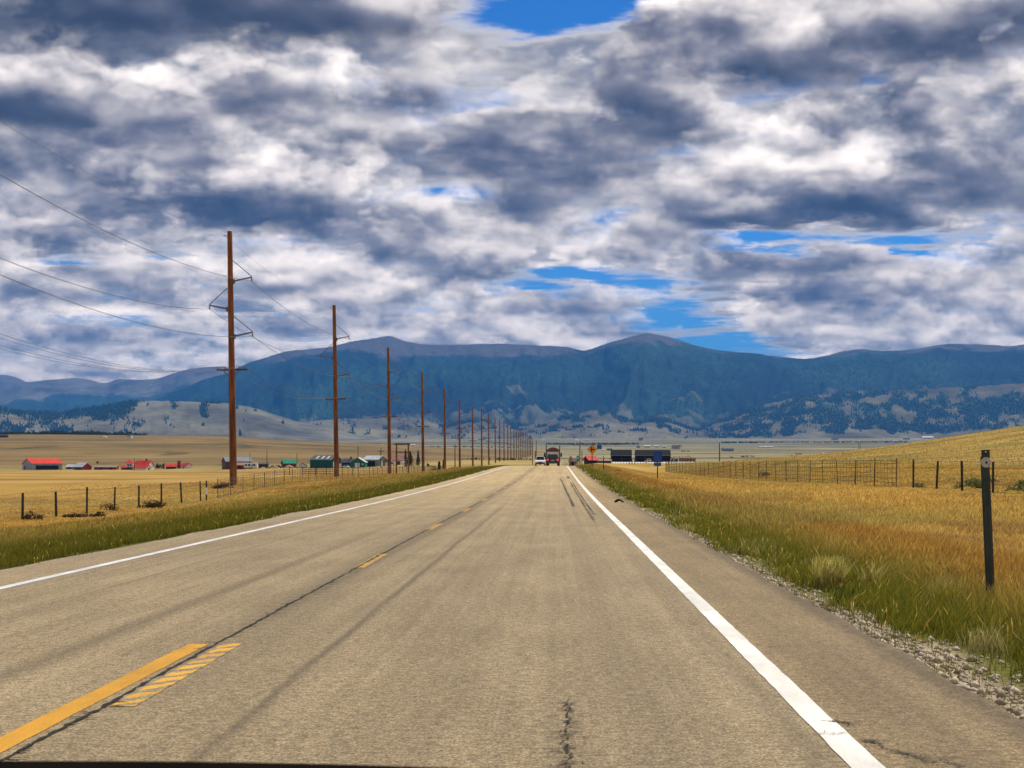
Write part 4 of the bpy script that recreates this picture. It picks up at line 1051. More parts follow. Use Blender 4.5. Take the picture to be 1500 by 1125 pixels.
# ------------------------------------------------------------------ buildings
def siding(name, c, var=.18, pitch=.35):
    k = MT(name, .7, .25); p = k.pos; X, Y, Z = k.xyz(p)
    n = k.noise(p, .8, 5, .6)
    col = k.mix(k.ramp(n, .3, .7), tuple(v*(1-var) for v in c), tuple(min(1, v*(1+var)) for v in c))
    rib = k.math('SINE', k.math('MULTIPLY', k.math('ADD', X, Y), 2*math.pi/pitch))
    col = k.mix(k.ramp(rib, .7, 1.0, 0, .25), col, tuple(v*.6 for v in c))
    k.color(col); return k.m
_MC = {}
def sm(kind, c):
    key = (kind, c)
    if key not in _MC: _MC[key] = siding(kind + '_siding', c) if kind == 'wall' else paint(kind + '_surface', c, .14, .6, .8, .12)
    return _MC[key]
def gable(name, label, cat, u, d, L, W, wh, rh, rot, wall, roof, openings=(), group=None, over=.35, skylights=0, chimney=False, open_front=False, mono=False, sink=.6, fascia=None, zoff=0.0):
    """gabled building: ridge along local x; openings = (side, position 0..1, width, height, sill, material colour, kind)"""
    x, y, z = at(u, d); z += zoff
    r = empty(name, (x, y, z), math.radians(rot), label, cat, group)
    hl, hw = L/2, W/2
    prof = [(-hw, -sink), (hw, -sink), (hw, wh), (0, rh), (-hw, wh)] if not mono else [(-hw, -sink), (hw, -sink), (hw, rh), (-hw, wh)]
    if open_front:
        m = MB(); m.box(-hl, hl, hw-.15, hw, -sink, (rh if mono else wh)); m.box(-hl, -hl+.15, -hw, hw-.15, -sink, wh); m.box(hl-.15, hl, -hw, hw-.15, -sink, wh)
        if not mono: m.prism([(-hw, wh), (hw, wh), (0, rh)], -hl, -hl+.15, 'x'); m.prism([(-hw, wh), (hw, wh), (0, rh)], hl-.15, hl, 'x')
        w_ = m.build('wall', sm('wall', wall), r)
        nb = max(2, int(L/4))
        for i in range(nb+1):
            px = -hl+.1 + (L-.2)*i/nb; MB().box(px-.09, px+.09, -hw-.02, -hw+.16, -sink, wh-.002).build('post', sm('post', (.07, .06, .05)), r)
    else:
        w_ = MB().prism(prof, -hl, hl, 'x').build('wall', sm('wall', wall), r)
    t = .16; e = over
    if not mono:
        s = (rh-wh)/hw
        rp = [(-hw-e, wh-s*e+.004), (0, rh+.004), (hw+e, wh-s*e+.004), (hw+e, wh-s*e+t), (0, rh+t+.05), (-hw-e, wh-s*e+t)]
    else:
        s = (rh-wh)/W
        rp = [(-hw-e, wh-s*e+.004), (hw+e, rh+s*e+.004), (hw+e, rh+s*e+t), (-hw-e, wh-s*e+t)]
    rf = MB().prism(rp, -hl-e, hl+e, 'x').build('roof', sm('roof', roof), r)
    for i in range(skylights):
        px = -hl + L*(.22 + .25*i); s2 = (rh-wh)/hw
        a, b = -hw*.82, -hw*.22
        MB().add([(px, a, rh+s2*a+t+.07), (px+L*.07, a, rh+s2*a+t+.07), (px+L*.07, b, rh+s2*b+t+.07), (px, b, rh+s2*b+t+.07), (px, a, rh+s2*a+t+.01), (px+L*.07, a, rh+s2*a+t+.01), (px+L*.07, b, rh+s2*b+t+.01), (px, b, rh+s2*b+t+.01)],
                 [(0, 1, 2, 3), (4, 7, 6, 5), (0, 4, 5, 1), (1, 5, 6, 2), (2, 6, 7, 3), (3, 7, 4, 0)]).build('skylight', sm('panel', (.78, .78, .76)), rf)
    if chimney: MB().box(hl*.3, hl*.3+.7, -.35, .35, rh-.6, rh+1.1).build('chimney', sm('brick', (.12, .05, .035)), rf)
    if fascia is not None: MB().box(-hl-e-.003, hl+e+.003, -hw-e-.06, -hw-e-.003, wh-s*e-.22, wh-s*e+.10).build('fascia', sm('trim', fascia), rf)
    for side, pos, ww, hh, sill, c, kind in openings:
        if side == 'front': o = MB().box(-hl+pos*L-ww/2, -hl+pos*L+ww/2, -hw-.06, -hw-.003, sill, sill+hh)
        elif side == 'left': o = MB().box(-hl-.06, -hl-.003, -hw+pos*W-ww/2, -hw+pos*W+ww/2, sill, sill+hh)
        else: o = MB().box(hl+.003, hl+.06, -hw+pos*W-ww/2, -hw+pos*W+ww/2, sill, sill+hh)
        o.build(kind, sm('panel', c), r)
    return r
RED = (.62, .055, .035); WHITE = (.74, .73, .70); DKGREEN = (.012, .085, .060); BLACKW = (.006, .005, .005); GREY = (.25, .27, .30); BROWN = (.11, .055, .030); TIN = (.50, .55, .60)
G_HOME = 'ranch buildings by the left end of the pole row'
G_HOME = 'ranch buildings below the tan rise'
gable('barn', 'grey walled barn with bright red roof, apart at the far end of the ranch', 'barn', 62, 850, 16, 13.5, 3.1, 5.6, 38, (.30, .33, .38), RED, [('front', .5, 12, 2.2, 0, (.02, .018, .018), 'door'), ('left', .75, 1.2, 1.9, 0, (.03, .03, .03), 'door')], G_HOME)  # wide near-black front panel: shade of the long side put in as colour
gable('shed', 'red gabled shed with pale slanting tin roof', 'shed', 121, 850, 7.5, 5.5, 1.6, 3.6, -38, (.34, .035, .03), TIN, [('front', .5, 4, 1.2, 0, (.05, .05, .05), 'door')], G_HOME)
gable('shed', 'low grey tin shed beside the red gabled shed', 'shed', 106, 870, 5.5, 4, 1.2, 2.3, -20, (.15, .16, .18), TIN, [('front', .4, 2, 1.0, 0, (.05, .05, .05), 'door')], G_HOME)
gable('stable', 'long low red stable with tan roof before the tan rise', 'stable', 156, 850, 11.5, 4.5, 1.3, 2.0, 0, (.27, .03, .025), (.30, .24, .18), [('front', .3, 1.2, 1.1, 0, (.03, .02, .02), 'door'), ('front', .75, 1.2, 1.1, 0, (.03, .02, .02), 'door')], G_HOME)
def tower_house():
    x, y, z = at(190, 850); r = empty('tower_house', (x, y, z), .2, 'white tower house with pointed red roof', 'house', G_HOME)
    MB().box(-1.9, 1.9, -1.9, 1.9, -.6, 3.4).build('wall', sm('wall', WHITE), r)
    MB().add([(-2.3, -2.3, 3.4), (2.3, -2.3, 3.4), (2.3, 2.3, 3.4), (-2.3, 2.3, 3.4), (0, 0, 5.3)], [(0, 1, 4), (1, 2, 4), (2, 3, 4), (3, 0, 4), (3, 2, 1, 0)]).build('roof', sm('roof', RED), r)
    MB().box(-2.4, 2.4, -3.4, -1.905, -.6, 1.3).build('porch', sm('panel', (.06, .04, .035)), r)
    for px in (-1.1, .2): MB().box(px, px+.8, -1.96, -1.903, 1.8, 2.9).build('window', sm('glass', (.04, .05, .06)), r)
tower_house()
gable('house', 'red roofed white house with a second lower red roof', 'house', 211, 850, 8.0, 5.5, 2.3, 4.6, -18, WHITE, RED, [('front', .3, 1, 1.1, .7, (.05, .05, .06), 'window'), ('front', .7, 1, 1.1, .7, (.05, .05, .06), 'window')], G_HOME, chimney=True)
gable('porch', 'low white gabled porch with red roof before the red roofed house', 'porch', 208, 838, 8.5, 4.0, 1.3, 2.6, -24, WHITE, RED, [('right', .5, 1, 1.2, 0, (.1, .05, .04), 'door')], G_HOME)
gable('shed', 'tiny red roofed shed beside the tower house', 'shed', 181, 845, 2.2, 2.2, 1.2, 2.0, 20, BROWN, RED, [('front', .5, .8, 1, 0, (.03, .02, .02), 'door')], G_HOME)
gable('shed', 'dark walled shed with small red roof near the bushes', 'shed', 251, 860, 5.2, 3.4, 1.2, 2.3, 8, (.05, .03, .025), RED, [('front', .6, 1.4, 1, 0, (.02, .02, .02), 'door')], G_HOME)
gable('cottage', 'small white gabled cottage with red roof', 'cottage', 273, 860, 4.6, 3.2, 1.4, 2.6, -42, WHITE, RED, [('front', .5, .8, 1.2, 0, (.1, .03, .02), 'door')], G_HOME)
gable('silo', 'narrow dark red block standing between the small red roofs', 'silo', 262.5, 865, 1.6, 1.6, 3.3, 3.9, 0, (.25, .04, .03), (.2, .03, .025), [('front', .5, .6, 1, 0, (.04, .02, .02), 'door')], G_HOME, over=.05)
G_YARD = 'ranch buildings behind the tallest poles'
gable('barn', 'dark brown barn with grey tin roof behind the tallest power pole', 'barn', 347, 790, 12.5, 9.0, 3.6, 5.6, 24, BROWN, (.22, .25, .30), [('left', .5, 1.2, 1.0, 1.6, (.2, .15, .1), 'window'), ('front', .5, 2.4, 2.6, 0, (.03, .02, .02), 'door')], G_YARD)
gable('lean_to', 'brown lean to with dull pink roof against the brown barn', 'shed', 351, 772, 5.0, 3.4, 1.9, 2.9, 10, (.13, .06, .03), (.36, .16, .11), [('front', .5, 2, 1.5, 0, (.05, .03, .02), 'door')], G_YARD, mono=True)
gable('shed', 'dark low shed with flat grey roof beyond the camper', 'shed', 386, 800, 4.6, 3.6, 1.9, 2.5, 15, (.03, .03, .03), (.10, .10, .11), [('front', .5, 1.4, 1.6, 0, (.08, .07, .06), 'door')], G_YARD)
gable('shed', 'brown shed with vivid green tin roof', 'shed', 423, 800, 6.2, 4.6, 2.2, 3.9, 24, (.10, .05, .025), (.03, .26, .15), [('front', .6, 1.4, 1.7, 0, (.05, .025, .015), 'door')], G_YARD)
gable('shed', 'small dark roofed shed with white front', 'shed', 443.5, 790, 2.6, 3.8, 1.2, 2.2, 90, WHITE, (.03, .03, .03), [('left', .5, 1.2, 1.0, 0, (.6, .6, .58), 'door')], G_YARD)
gable('barn', 'large dark green barn with three white skylights in its grey roof', 'barn', 477, 790, 12.5, 8.2, 4.0, 6.0, -27, DKGREEN, (.12, .14, .16), [('right', .30, 1.9, 3.0, 0, WHITE, 'door'), ('right', .86, .8, 2.1, 0, WHITE, 'door')], G_YARD, skylights=3)
gable('shed', 'dark roofed shed between the skylight barn and the green gabled house', 'shed', 511, 815, 5.6, 5.0, 2.5, 4.2, -15, (.02, .025, .03), (.09, .10, .13), [('front', .5, 2.6, 2, 0, (.02, .02, .02), 'door')], G_YARD, chimney=True)
gable('garage', 'green gabled garage with white double door', 'garage', 525.5, 770, 6.0, 7.0, 2.6, 4.7, 86, (.014, .13, .085), (.45, .50, .52), [('left', .52, 2.2, 2.2, 0, WHITE, 'door'), ('left', .16, .8, .8, 1.2, (.4, .5, .45), 'window')], G_YARD)
gable('shed', 'open fronted shed with bright tin roof and sage green gable', 'shed', 549, 795, 9.6, 6.4, 3.4, 5.1, -32, (.20, .25, .19), (.55, .60, .64), [('front', .42, 7.0, 2.6, 0, (.015, .015, .015), 'door'), ('right', .5, 2.8, 3.0, 0, (.80, .80, .78), 'door')], G_YARD)  # black front panel paints the shade inside the open front, not a door leaf
gable('house', 'pink roofed white ranch house behind the timber gateway', 'house', 581, 800, 8.0, 5.6, 2.5, 4.9, -8, WHITE, (.42, .22, .17), [('front', .25, 1.4, 1.2, .6, (.05, .05, .06), 'window'), ('front', .7, 1.6, 1.9, 0, (.08, .06, .05), 'door')], G_YARD)
gable('shed', 'low grey green shed beside the pink roofed house', 'shed', 567.5, 788, 3.0, 3.6, 2.2, 3.4, 75, (.2, .16, .13), (.32, .20, .16), [('left', .5, 1.2, 1.6, 0, WHITE, 'door')], G_YARD)
G_BARN = 'black barns beyond the dry field'
STR = (.20, .135, .105)
gable('open_barn', 'shorter black open fronted barn nearer the orange sign', 'barn', 910, 775, 9.7, 7.5, 3.2, 5.6, 0, BLACKW, (.005, .0045, .0045), [], G_BARN, open_front=True, fascia=STR, over=.12)
gable('open_barn', 'longer black open fronted barn behind the blue sign', 'barn', 956, 775, 16.5, 7.5, 3.2, 5.5, 0, BLACKW, (.005, .0045, .0045), [], G_BARN, open_front=True, fascia=STR, over=.12)
gable('shed', 'dark green walled shed with spread red roof under the orange sign', 'shed', 865, 560, 3.2, 3.4, 1.35, 2.5, 28, (.010, .03, .022), (.62, .09, .06), [('front', .5, 1.4, 1.2, 0, (.01, .012, .012), 'door')], None, over=.45)
gable('shed', 'long low dark shed between the red roof and the black barns', 'shed', 884, 700, 6.4, 3.0, .9, 1.3, 0, BLACKW, (.30, .20, .15), [('front', .5, 1.2, .8, 0, (.01, .01, .01), 'door')], None)
gable('shed', 'weathered grey timber shed close beyond the road crest', 'shed', 840, 620, 2.8, 3.0, 1.7, 2.4, -12, (.20, .165, .12), (.15, .12, .10), [('front', .5, .9, 1.4, 0, (.03, .02, .02), 'door')], None)
def crate():
    x, y, z = at(990.5, 770); r = empty('storage_bin', (x, y, z), 0, 'dark green storage bin beside the straw bales', 'storage bin')
    MB().box(-.8, .8, -.8, .8, -.2, 1.3).build('body', sm('panel', (.02, .045, .035)), r, bevel=.05)
    MB().box(-.88, .88, -.88, .88, 1.302, 1.42).build('lid', sm('panel', (.03, .06, .05)), r)
crate()
M_BALE = paint('straw_bale', (.30, .15, .07), .35, 6, .95, bump=.6)
def bale(label, u):
    x, y, z = at(u, 780); r = empty('straw_bale', (x, y, z), 0, label, 'straw bale', 'row of straw bales by the black barns')
    m = MB()
    pr = [(math.cos(a)*.78*(1+.03*math.sin(5*a)), .95+math.sin(a)*.95) for a in np.linspace(0, 2*math.pi, 20, endpoint=False)]
    m.prism(pr, -1.2, 1.2, 'y'); m.build('straw', M_BALE, r)
    w = MB()
    for yy in (-.7, .7):
        pr2 = [(p*1.012, .95+(q-.95)*1.012) for p, q in pr]; w.prism(pr2, yy-.04, yy+.04, 'y')
    w.build('twine', sm('panel', (.08, .04, .02)), r)
for i, nm in enumerate(('rusty straw bale touching the dark bin, first of five', 'second rusty straw bale from the dark bin', 'middle rusty straw bale of the five', 'fourth rusty straw bale from the dark bin', 'end rusty straw bale farthest from the dark bin'.replace('farthest', 'most distant'))):
    bale(nm, 997 + 4.9*i)
# pale gravel yard before the barns
def yard():
    V, Fc = [], []
    us = np.linspace(896, 1016, 40)
    for u in us:
        for d in (655, 680, 705, 735, 772):
            x, y, z = at(u, d); V.append((x, y, z+.10))
    f = grid_faces(40, 5); k = paint('pale_yard_gravel', (.58, .53, .45), .12, .4, .9)
    tag(np_mesh('yard', np.array(V), f, k), kind='structure')
yard()
# dirt heaps
def heap(u, d, w, h, label, seed):
    x, y, z = at(u, d); n = 18; V = [(0, 0, h)]; Fc = []
    r = np.random.default_rng(seed)
    for ring, (q, zz) in enumerate(((.35, .72), (.7, .33), (1.0, -.1))):
        for i in range(n):
            a = 2*math.pi*i/n; k = q*(1+r.normal(0, .07)); V.append((math.cos(a)*w*k, math.sin(a)*w*.8*k, h*zz*(1+r.normal(0, .08))))
    for i in range(n): Fc.append((0, 1+i, 1+(i+1) % n))
    for g in range(2):
        for i in range(n): Fc.append((1+g*n+i, 1+(g+1)*n+i, 1+(g+1)*n+(i+1) % n, 1+g*n+(i+1) % n))
    m = MB(); m.v, m.f = V, Fc; o = m.build('dirt_heap', paint('orange_dirt', (.36, .19, .08), .25, 3, .95), None, True); o.location = (x, y, z)
    tag(o, label, 'dirt heap', 'heaps of orange dirt in the ranch yard')
heap(385, 760, 2.3, .9, 'low orange dirt heap before the dark shed', 1); heap(404, 765, 2.6, 1.2, 'orange dirt heap between the camper and the green roof', 2); heap(424, 750, 3.4, 1.6, 'largest orange dirt heap below the green roofed shed', 3)

# far houses out on the valley floor
def far_house(u, ypx, d, wpx, hpx, wall, roof, label, rot=0, cat='house'):
    x = (u-U0)/F*d; y = d; z = alt(ypx, d); zg = gz(x, y)
    # slide along the ground until the spot meets the line of sight
    for _ in range(40):
        zg = gz((u-U0)/F*d, d); e = zg-alt(ypx, d)
        if abs(e) < .25: break
        d = d*(1 - max(-.05, min(.05, e/(alt(ypx, d)+8)*.5))) if False else d*(1+(-.02 if e > 0 else .02))
    L = wpx*d/F; H = hpx*d/F
    return gable('farmhouse' if cat == 'house' else 'farm_shed', label, cat, u, d, L, L*.55, H*.6, H, rot, wall, roof, [('front', .3, L*.12, H*.3, H*.1, (.05, .05, .06), 'window'), ('front', .62, L*.12, H*.42, 0, (.06, .05, .05), 'door')], 'farm buildings far out on the valley floor', over=L*.03)
TAN = (.55, .38, .26)
FAR = [(190, 642, 2100, 8, 5.5, WHITE, (.12, .13, .14), 'white house on top of the tan rise beside the dark trees', -20, 'house'), (154, 642, 2080, 5, 2.5, WHITE, (.6, .6, .6), 'tiny white shed on top of the tan rise', 0, 'shed'), (5, 640, 2000, 12, 4, (.04, .035, .03), (.05, .045, .04), 'dark low house at the end of the tree belt on the rise', 0, 'house'),
       (1066, 661, 2300, 16, 5, (.22, .25, .30), (.10, .11, .13), 'blue grey farm shed beyond the lone slim pole', 12, 'shed'), (1229, 664.5, 2000, 12, 3.6, (.10, .17, .24), (.12, .20, .28), 'blue trailer shaped shed beyond the slope, near two thin poles', 0, 'shed'),
       (1223, 644.5, 5200, 10, 3.5, (.5, .5, .5), (.05, .06, .07), 'dark roofed farm shed under the wooded foothill', 0, 'shed'), (1359, 643, 5200, 15, 4.0, WHITE, (.72, .72, .72), 'long white shed under the wooded foothill', -8, 'shed'), (1386, 640.5, 5600, 8, 3, (.10, .13, .16), (.12, .15, .18), 'small dark shed just past the long white shed', 0, 'shed'),
       (1311, 648, 4300, 7, 3, TAN, (.42, .38, .30), 'little tan house left of the long white shed'.replace('left of', 'short of'), 0, 'house'), (1299, 648.5, 4300, 5, 2.4, (.04, .04, .04), (.05, .05, .05), 'tiny dark shed next to the little tan house', 0, 'shed'), (1328, 644, 4800, 9, 3, (.12, .16, .18), (.16, .2, .22), 'grey blue shed between the tan house and the white shed', 0, 'shed'),
       (991, 657.5, 2600, 13, 5.5, (.62, .43, .34), (.12, .10, .09), 'peach walled farmhouse with dark roof in the middle of the valley', -22, 'house'), (962, 655.5, 2700, 7, 3.4, (.5, .5, .48), (.6, .6, .58), 'pale shed beside a second pale shed in the valley', 0, 'shed'), (948, 655.5, 2700, 9, 3.4, (.4, .42, .42), (.66, .66, .62), 'wider pale roofed shed in the valley above the black barns', 0, 'shed'), (973, 656, 2700, 6, 2.6, (.3, .3, .28), (.5, .5, .48), 'small pale shed next to the peach farmhouse', 0, 'shed'), (935, 656, 2700, 5, 2.6, (.08, .08, .07), (.10, .10, .10), 'small dark shed at the end of the pale sheds', 0, 'shed'),
       (939, 645.5, 5000, 6, 4, (.55, .36, .28), (.08, .05, .04), 'brown house beside the dark tree strip', -20, 'house'), (1004, 643, 5600, 4, 3, WHITE, (.05, .05, .05), 'tiny white house on the pale plain near the foot of the mountain', 0, 'house'), (878, 657.5, 2300, 7, 6, (.03, .04, .06), (.05, .06, .08), 'tall dark farm building behind the orange sign', 0, 'shed'), (884, 660, 2250, 5, 2.2, WHITE, (.7, .7, .68), 'white shed by the tall dark farm building', 0, 'shed'), (893, 660, 2250, 8, 2.8, (.03, .03, .03), (.05, .05, .05), 'dark low shed right above the shorter black barn', 0, 'shed'),
       (845, 647, 4600, 5, 3, (.8, .8, .78), (.75, .75, .75), 'white house at the near end of the dark tree strip', 0, 'house'), (797, 646.5, 4600, 4, 2.4, (.8, .8, .78), (.75, .75, .75), 'tiny white house far above the white car', 0, 'house'), (859, 645.5, 4800, 4, 2.2, (.6, .6, .6), (.6, .6, .6), 'tiny pale house inside the dark tree strip', 0, 'house'),
       (551, 651, 3600, 9, 2.4, (.10, .11, .17), (.14, .15, .24), 'violet grey shed on the plain above the tin roofed shed', 0, 'shed'), (578, 653.5, 3300, 6, 3, (.42, .22, .18), (.06, .04, .04), 'small red brown house behind the gateway top', 0, 'house'), (605, 653, 3400, 7, 2.2, WHITE, (.66, .66, .64), 'pale house beyond the gateway', 0, 'house'), (1122, 655.5, 3000, 20, 1.8, (.5, .5, .48), (.56, .56, .54), 'very long pale shed on the valley floor beyond the fence', 0, 'shed'), (1170, 665.5, 1700, 9, 2, (.25, .13, .10), (.28, .14, .11), 'low rust coloured shed beyond the slope', 0, 'shed'), (1205, 665, 1700, 6, 1.6, (.5, .42, .32), (.55, .45, .36), 'low tan shed beyond the slope', 0, 'shed')]
for a in FAR: far_house(*a)

# ------------------------------------------------------------------ vehicles
GLASS = paint('dark_vehicle_glass', (.012, .016, .02), .1, 2, .12, .5)
TYRE = paint('vehicle_tyre', (.015, .015, .015), .2, 6, .8)
RIM = paint('wheel_rim', (.3, .3, .31), .1, 6, .3, .5)
LAMP = paint('tail_lamp_lens', (.55, .018, .012), .1, 5, .25, .5)
def lit_lamp():
    k = MT('brake_lamp_lit', .4); k.color((.6, .02, .015)); k.b.inputs['Emission Color'].default_value = (1.0, .06, .045, 1); k.b.inputs['Emission Strength'].default_value = 0.6; return k.m
LIT = lit_lamp()
def wheel(parent, x, y, r=.36, w=.24):
    t = MB().tube([(x-w/2, y, r), (x+w/2, y, r)], r, 18).build('wheel', TYRE, parent)
    MB().tube([(x-w/2-.012, y, r), (x+w/2+.012, y, r)], r*.6, 14).build('rim', RIM, t)
def car_body(prof_low, prof_top, hw, thw):
    """two lofted sections of a side profile given as (y, z)"""
    m = MB(); m.prism(prof_low, -hw, hw, 'x'); return m
def passenger_car(name, label, cat, loc, rz, col, kind='suv', lit=False, group=None):
    r = empty(name, loc, rz, label, cat, group)
    L, W, H = (4.7, 1.88, 1.72) if kind == 'suv' else (4.4, 1.76, 1.50)
    b = paint(cat.replace(' ', '_') + '_enamel', col, .05, 1, .28, .5)
    y0 = -L/2; belt = H*.58
    low = [(y0, .32), (y0+.05, .28), (-y0-.1, .28), (-y0, .45), (-y0-.05, belt*.78), (-y0-1.1, belt), (y0+.06, belt), (y0, belt*.85)]
    body = MB().prism(low, -W/2, W/2, 'x').build('body', b, r, bevel=.05)
    # cabin, narrower at the roof
    rear = y0+.12 if kind == 'suv' else y0+.35
    c = MB(); lo = [(-W/2+.06, rear), (W/2-.06, rear), (W/2-.06, -y0-1.35), (-W/2+.06, -y0-1.35)]; hi = [(-W/2+.22, rear+.42), (W/2-.22, rear+.42), (W/2-.22, -y0-2.0), (-W/2+.22, -y0-2.0)]
    c.add([(x, y, belt-.005) for x, y in lo] + [(x, y, H) for x, y in hi], [(0, 3, 2, 1), (4, 5, 6, 7), (0, 1, 5, 4), (1, 2, 6, 5), (2, 3, 7, 6), (3, 0, 4, 7)])
    cab = c.build('cabin', b, r, bevel=.04)
    def pane(i0, i1, s0, s1, t0, t1, nm):
        A, B = Vector((*lo[i0], belt)), Vector((*lo[i1], belt)); C, D = Vector((*hi[i0], H)), Vector((*hi[i1], H))
        q = lambda s, t: (A.lerp(B, s)).lerp(C.lerp(D, s), t)
        pts = [q(s0, t0), q(s1, t0), q(s1, t1), q(s0, t1)]; nrm = (pts[1]-pts[0]).cross(pts[3]-pts[0]).normalized()
        mid = Vector((0, 0, (belt+H)/2)); 
        if nrm.dot(pts[0]-mid) < 0: nrm = -nrm
        MB().add([p+nrm*.012 for p in pts]+[p-nrm*.01 for p in pts], [(0, 1, 2, 3), (7, 6, 5, 4), (0, 4, 5, 1), (1, 5, 6, 2), (2, 6, 7, 3), (3, 7, 4, 0)]).build(nm, GLASS, cab)
    pane(0, 1, .08, .92, .12, .86, 'rear_window'); pane(2, 3, .07, .93, .08, .88, 'windscreen'); pane(1, 2, .08, .92, .1, .85, 'side_window'); pane(3, 0, .08, .92, .1, .85, 'side_window')
    for sx in (-1, 1):
        MB().box(*sorted((sx*(W/2-.34), sx*(W/2-.04))), y0-.035, y0+.03, belt*.74, belt*.98).build('tail_light', LIT if lit else LAMP, r, bevel=.012)
        MB().box(*sorted((sx*(W/2-.45), sx*(W/2-.06))), -y0-.06, -y0+.03, belt*.60, belt*.74).build('headlight', paint('headlight_lens', (.7, .72, .74), .05, 4, .15), r, bevel=.012)
        MB().box(*sorted((sx*(W/2-.02), sx*(W/2+.17))), -y0-1.65, -y0-1.5, belt+.02, belt+.20).build('mirror', b, r, bevel=.02)
        for yy in (y0+.85, -y0-.85): wheel(r, sx*(W/2-.11), yy)
    MB().box(-W/2+.05, W/2-.05, y0-.07, y0-.004, .34, .60).build('bumper', paint('bumper_plastic', (.06, .06, .065), .1), r, bevel=.02)
    MB().box(-W/2+.10, W/2-.10, -y0+.004, -y0+.07, .30, .52).build('bumper', paint('bumper_plastic', (.05, .05, .055), .1), r, bevel=.02)
    MB().box(-.42, .42, -y0-.02, -y0+.035, .56, .70).build('grille', GLASS, r)
    MB().box(-.26, .26, y0-.03, y0-.003, belt*.72, belt*.72+.13).build('licence_plate', paint('plate', (.45, .46, .48), .1), r)
    if lit: MB().box(-.20, .20, rear+.40, rear+.46, H-.005, H+.05).build('brake_light', LIT, cab)
    return r
yS = 254.0; passenger_car('suv', 'black sport utility car with glowing red tail lights heading away', 'suv', ((809.5-U0)/F*yS, yS, float(road_z(yS))+.12), math.radians(0), (.012, .012, .014), 'suv', True)
yW = 296.0; passenger_car('oncoming_car', 'white car with dark windscreen coming the other way', 'car', ((791.5-U0)/F*yW, yW, float(road_z(yW))+.36), math.pi, (.78, .78, .77), 'suv')
yR = 318.0; passenger_car('red_car', 'red car mostly hidden behind the white car and the black one', 'car', ((797.5-U0)/F*yR, yR, float(road_z(yR))+.75), math.pi, (.42, .03, .025), 'suv')
def semi_truck():
    y = 285.0; x = (810-U0)/F*y; z = float(road_z(y))+.05
    r = empty('semi_truck', (x, y, z), 0, 'red roofed lorry tractor with twin exhaust stacks ahead of the black car', 'truck')
    red = paint('red_truck_enamel', (.19, .03, .024), .08, 1, .3, .5); grey = paint('pale_truck_panel', (.62, .68, .62), .12, 2, .5)
    MB().box(-1.12, 1.12, 0, 2.4, .95, 2.62).build('sleeper_cab', grey, r, bevel=.08)
    arc = [(math.cos(a)*1.16, 2.62 + math.sin(a)*.78) for a in np.linspace(0, math.pi, 15)]
    MB().prism([(-1.16, 2.50)]+arc[::-1]+[(1.16, 2.50)], .05, 2.2, 'y').build('roof_fairing', red, r, bevel=.03)
    inn = [(math.cos(a)*.88, 2.66 + math.sin(a)*.50) for a in np.linspace(0, math.pi, 13)]
    MB().prism(inn, .0, .045, 'y').build('recess_shade_panel', paint('shadowed_panel', (.10, .08, .06), .3), r)  # flat dark panel; shade under the roof arch is put into its colour
    MB().prism([(-1.2, 2.48), (1.2, 2.48), (1.2, 2.62), (-1.2, 2.62)], -.04, .02, 'y').build('rear_rail', paint('white_rail', (.68, .70, .68), .05), r)
    for sx in (-1, 1):
        MB().tube([(sx*1.16, -.18, .8), (sx*1.16, -.18, 3.70)], .10, 10).build('exhaust_stack', paint('sooty_chrome', (.06, .055, .055), .4, 3, .4, .5), r)
        MB().box(*sorted((sx*1.30, sx*1.58)), 2.1, 2.2, 1.75, 2.45).build('mirror', paint('black_mirror', (.015, .015, .015), .1), r, bevel=.03)
        MB().box(*sorted((sx*.95, sx*1.15)), -2.62, -2.5, .85, 1.05).build('tail_light', LAMP, r)
        MB().box(*sorted((sx*1.02, sx*1.10)), -.02, .0, 1.1, 2.45).build('edge_trim', paint('white_trim', (.7, .7, .68), .05), r)
    MB().box(-.45, .45, -2.6, .0, .75, 1.0).build('chassis', paint('black_chassis', (.02, .02, .02), .2), r)
    MB().box(-1.2, 1.2, -2.5, -.4, 1.02, 1.1).build('mudguard', paint('black_mudguard', (.02, .02, .02), .2), r)
    for sx in (-.95, .95):
        for yy in (-2.0, -.8, 4.0): wheel(r, sx, yy, .5, .45 if yy < 0 else .3)
    MB().box(-1.05, 1.05, 2.45, 4.7, .9, 1.9).build('engine_bonnet', red, r, bevel=.12)
    MB().box(-.9, .9, 2.41, 2.55, 1.95, 2.6).build('windscreen', GLASS, r)
semi_truck()
x, y, z = at(949.5, 755); passenger_car('parked_car', 'white car parked before the longer black barn', 'car', (x, y, z), math.radians(14), (.70, .72, .74))
x, y, z = at(399, 780); passenger_car('parked_car', 'pale car parked between the slim pole and the green roof', 'car', (x, y, z), math.radians(70), (.45, .47, .50), 'car')
x, y, z = at(406, 786); passenger_car('parked_car', 'dark blue car parked beside the pale car near the green roof', 'car', (x, y, z), math.radians(80), (.03, .05, .10), 'car')
x, y, z = at(505.5, 760); passenger_car('parked_car', 'white car parked by the big green barn and its white tank', 'car', (x, y, z), math.radians(86), (.74, .74, .72), 'car')
x, y, z = at(573, 765); passenger_car('parked_car', 'long white car parked before the pink roofed house', 'car', (x, y, z), math.radians(84), (.74, .74, .72), 'car')
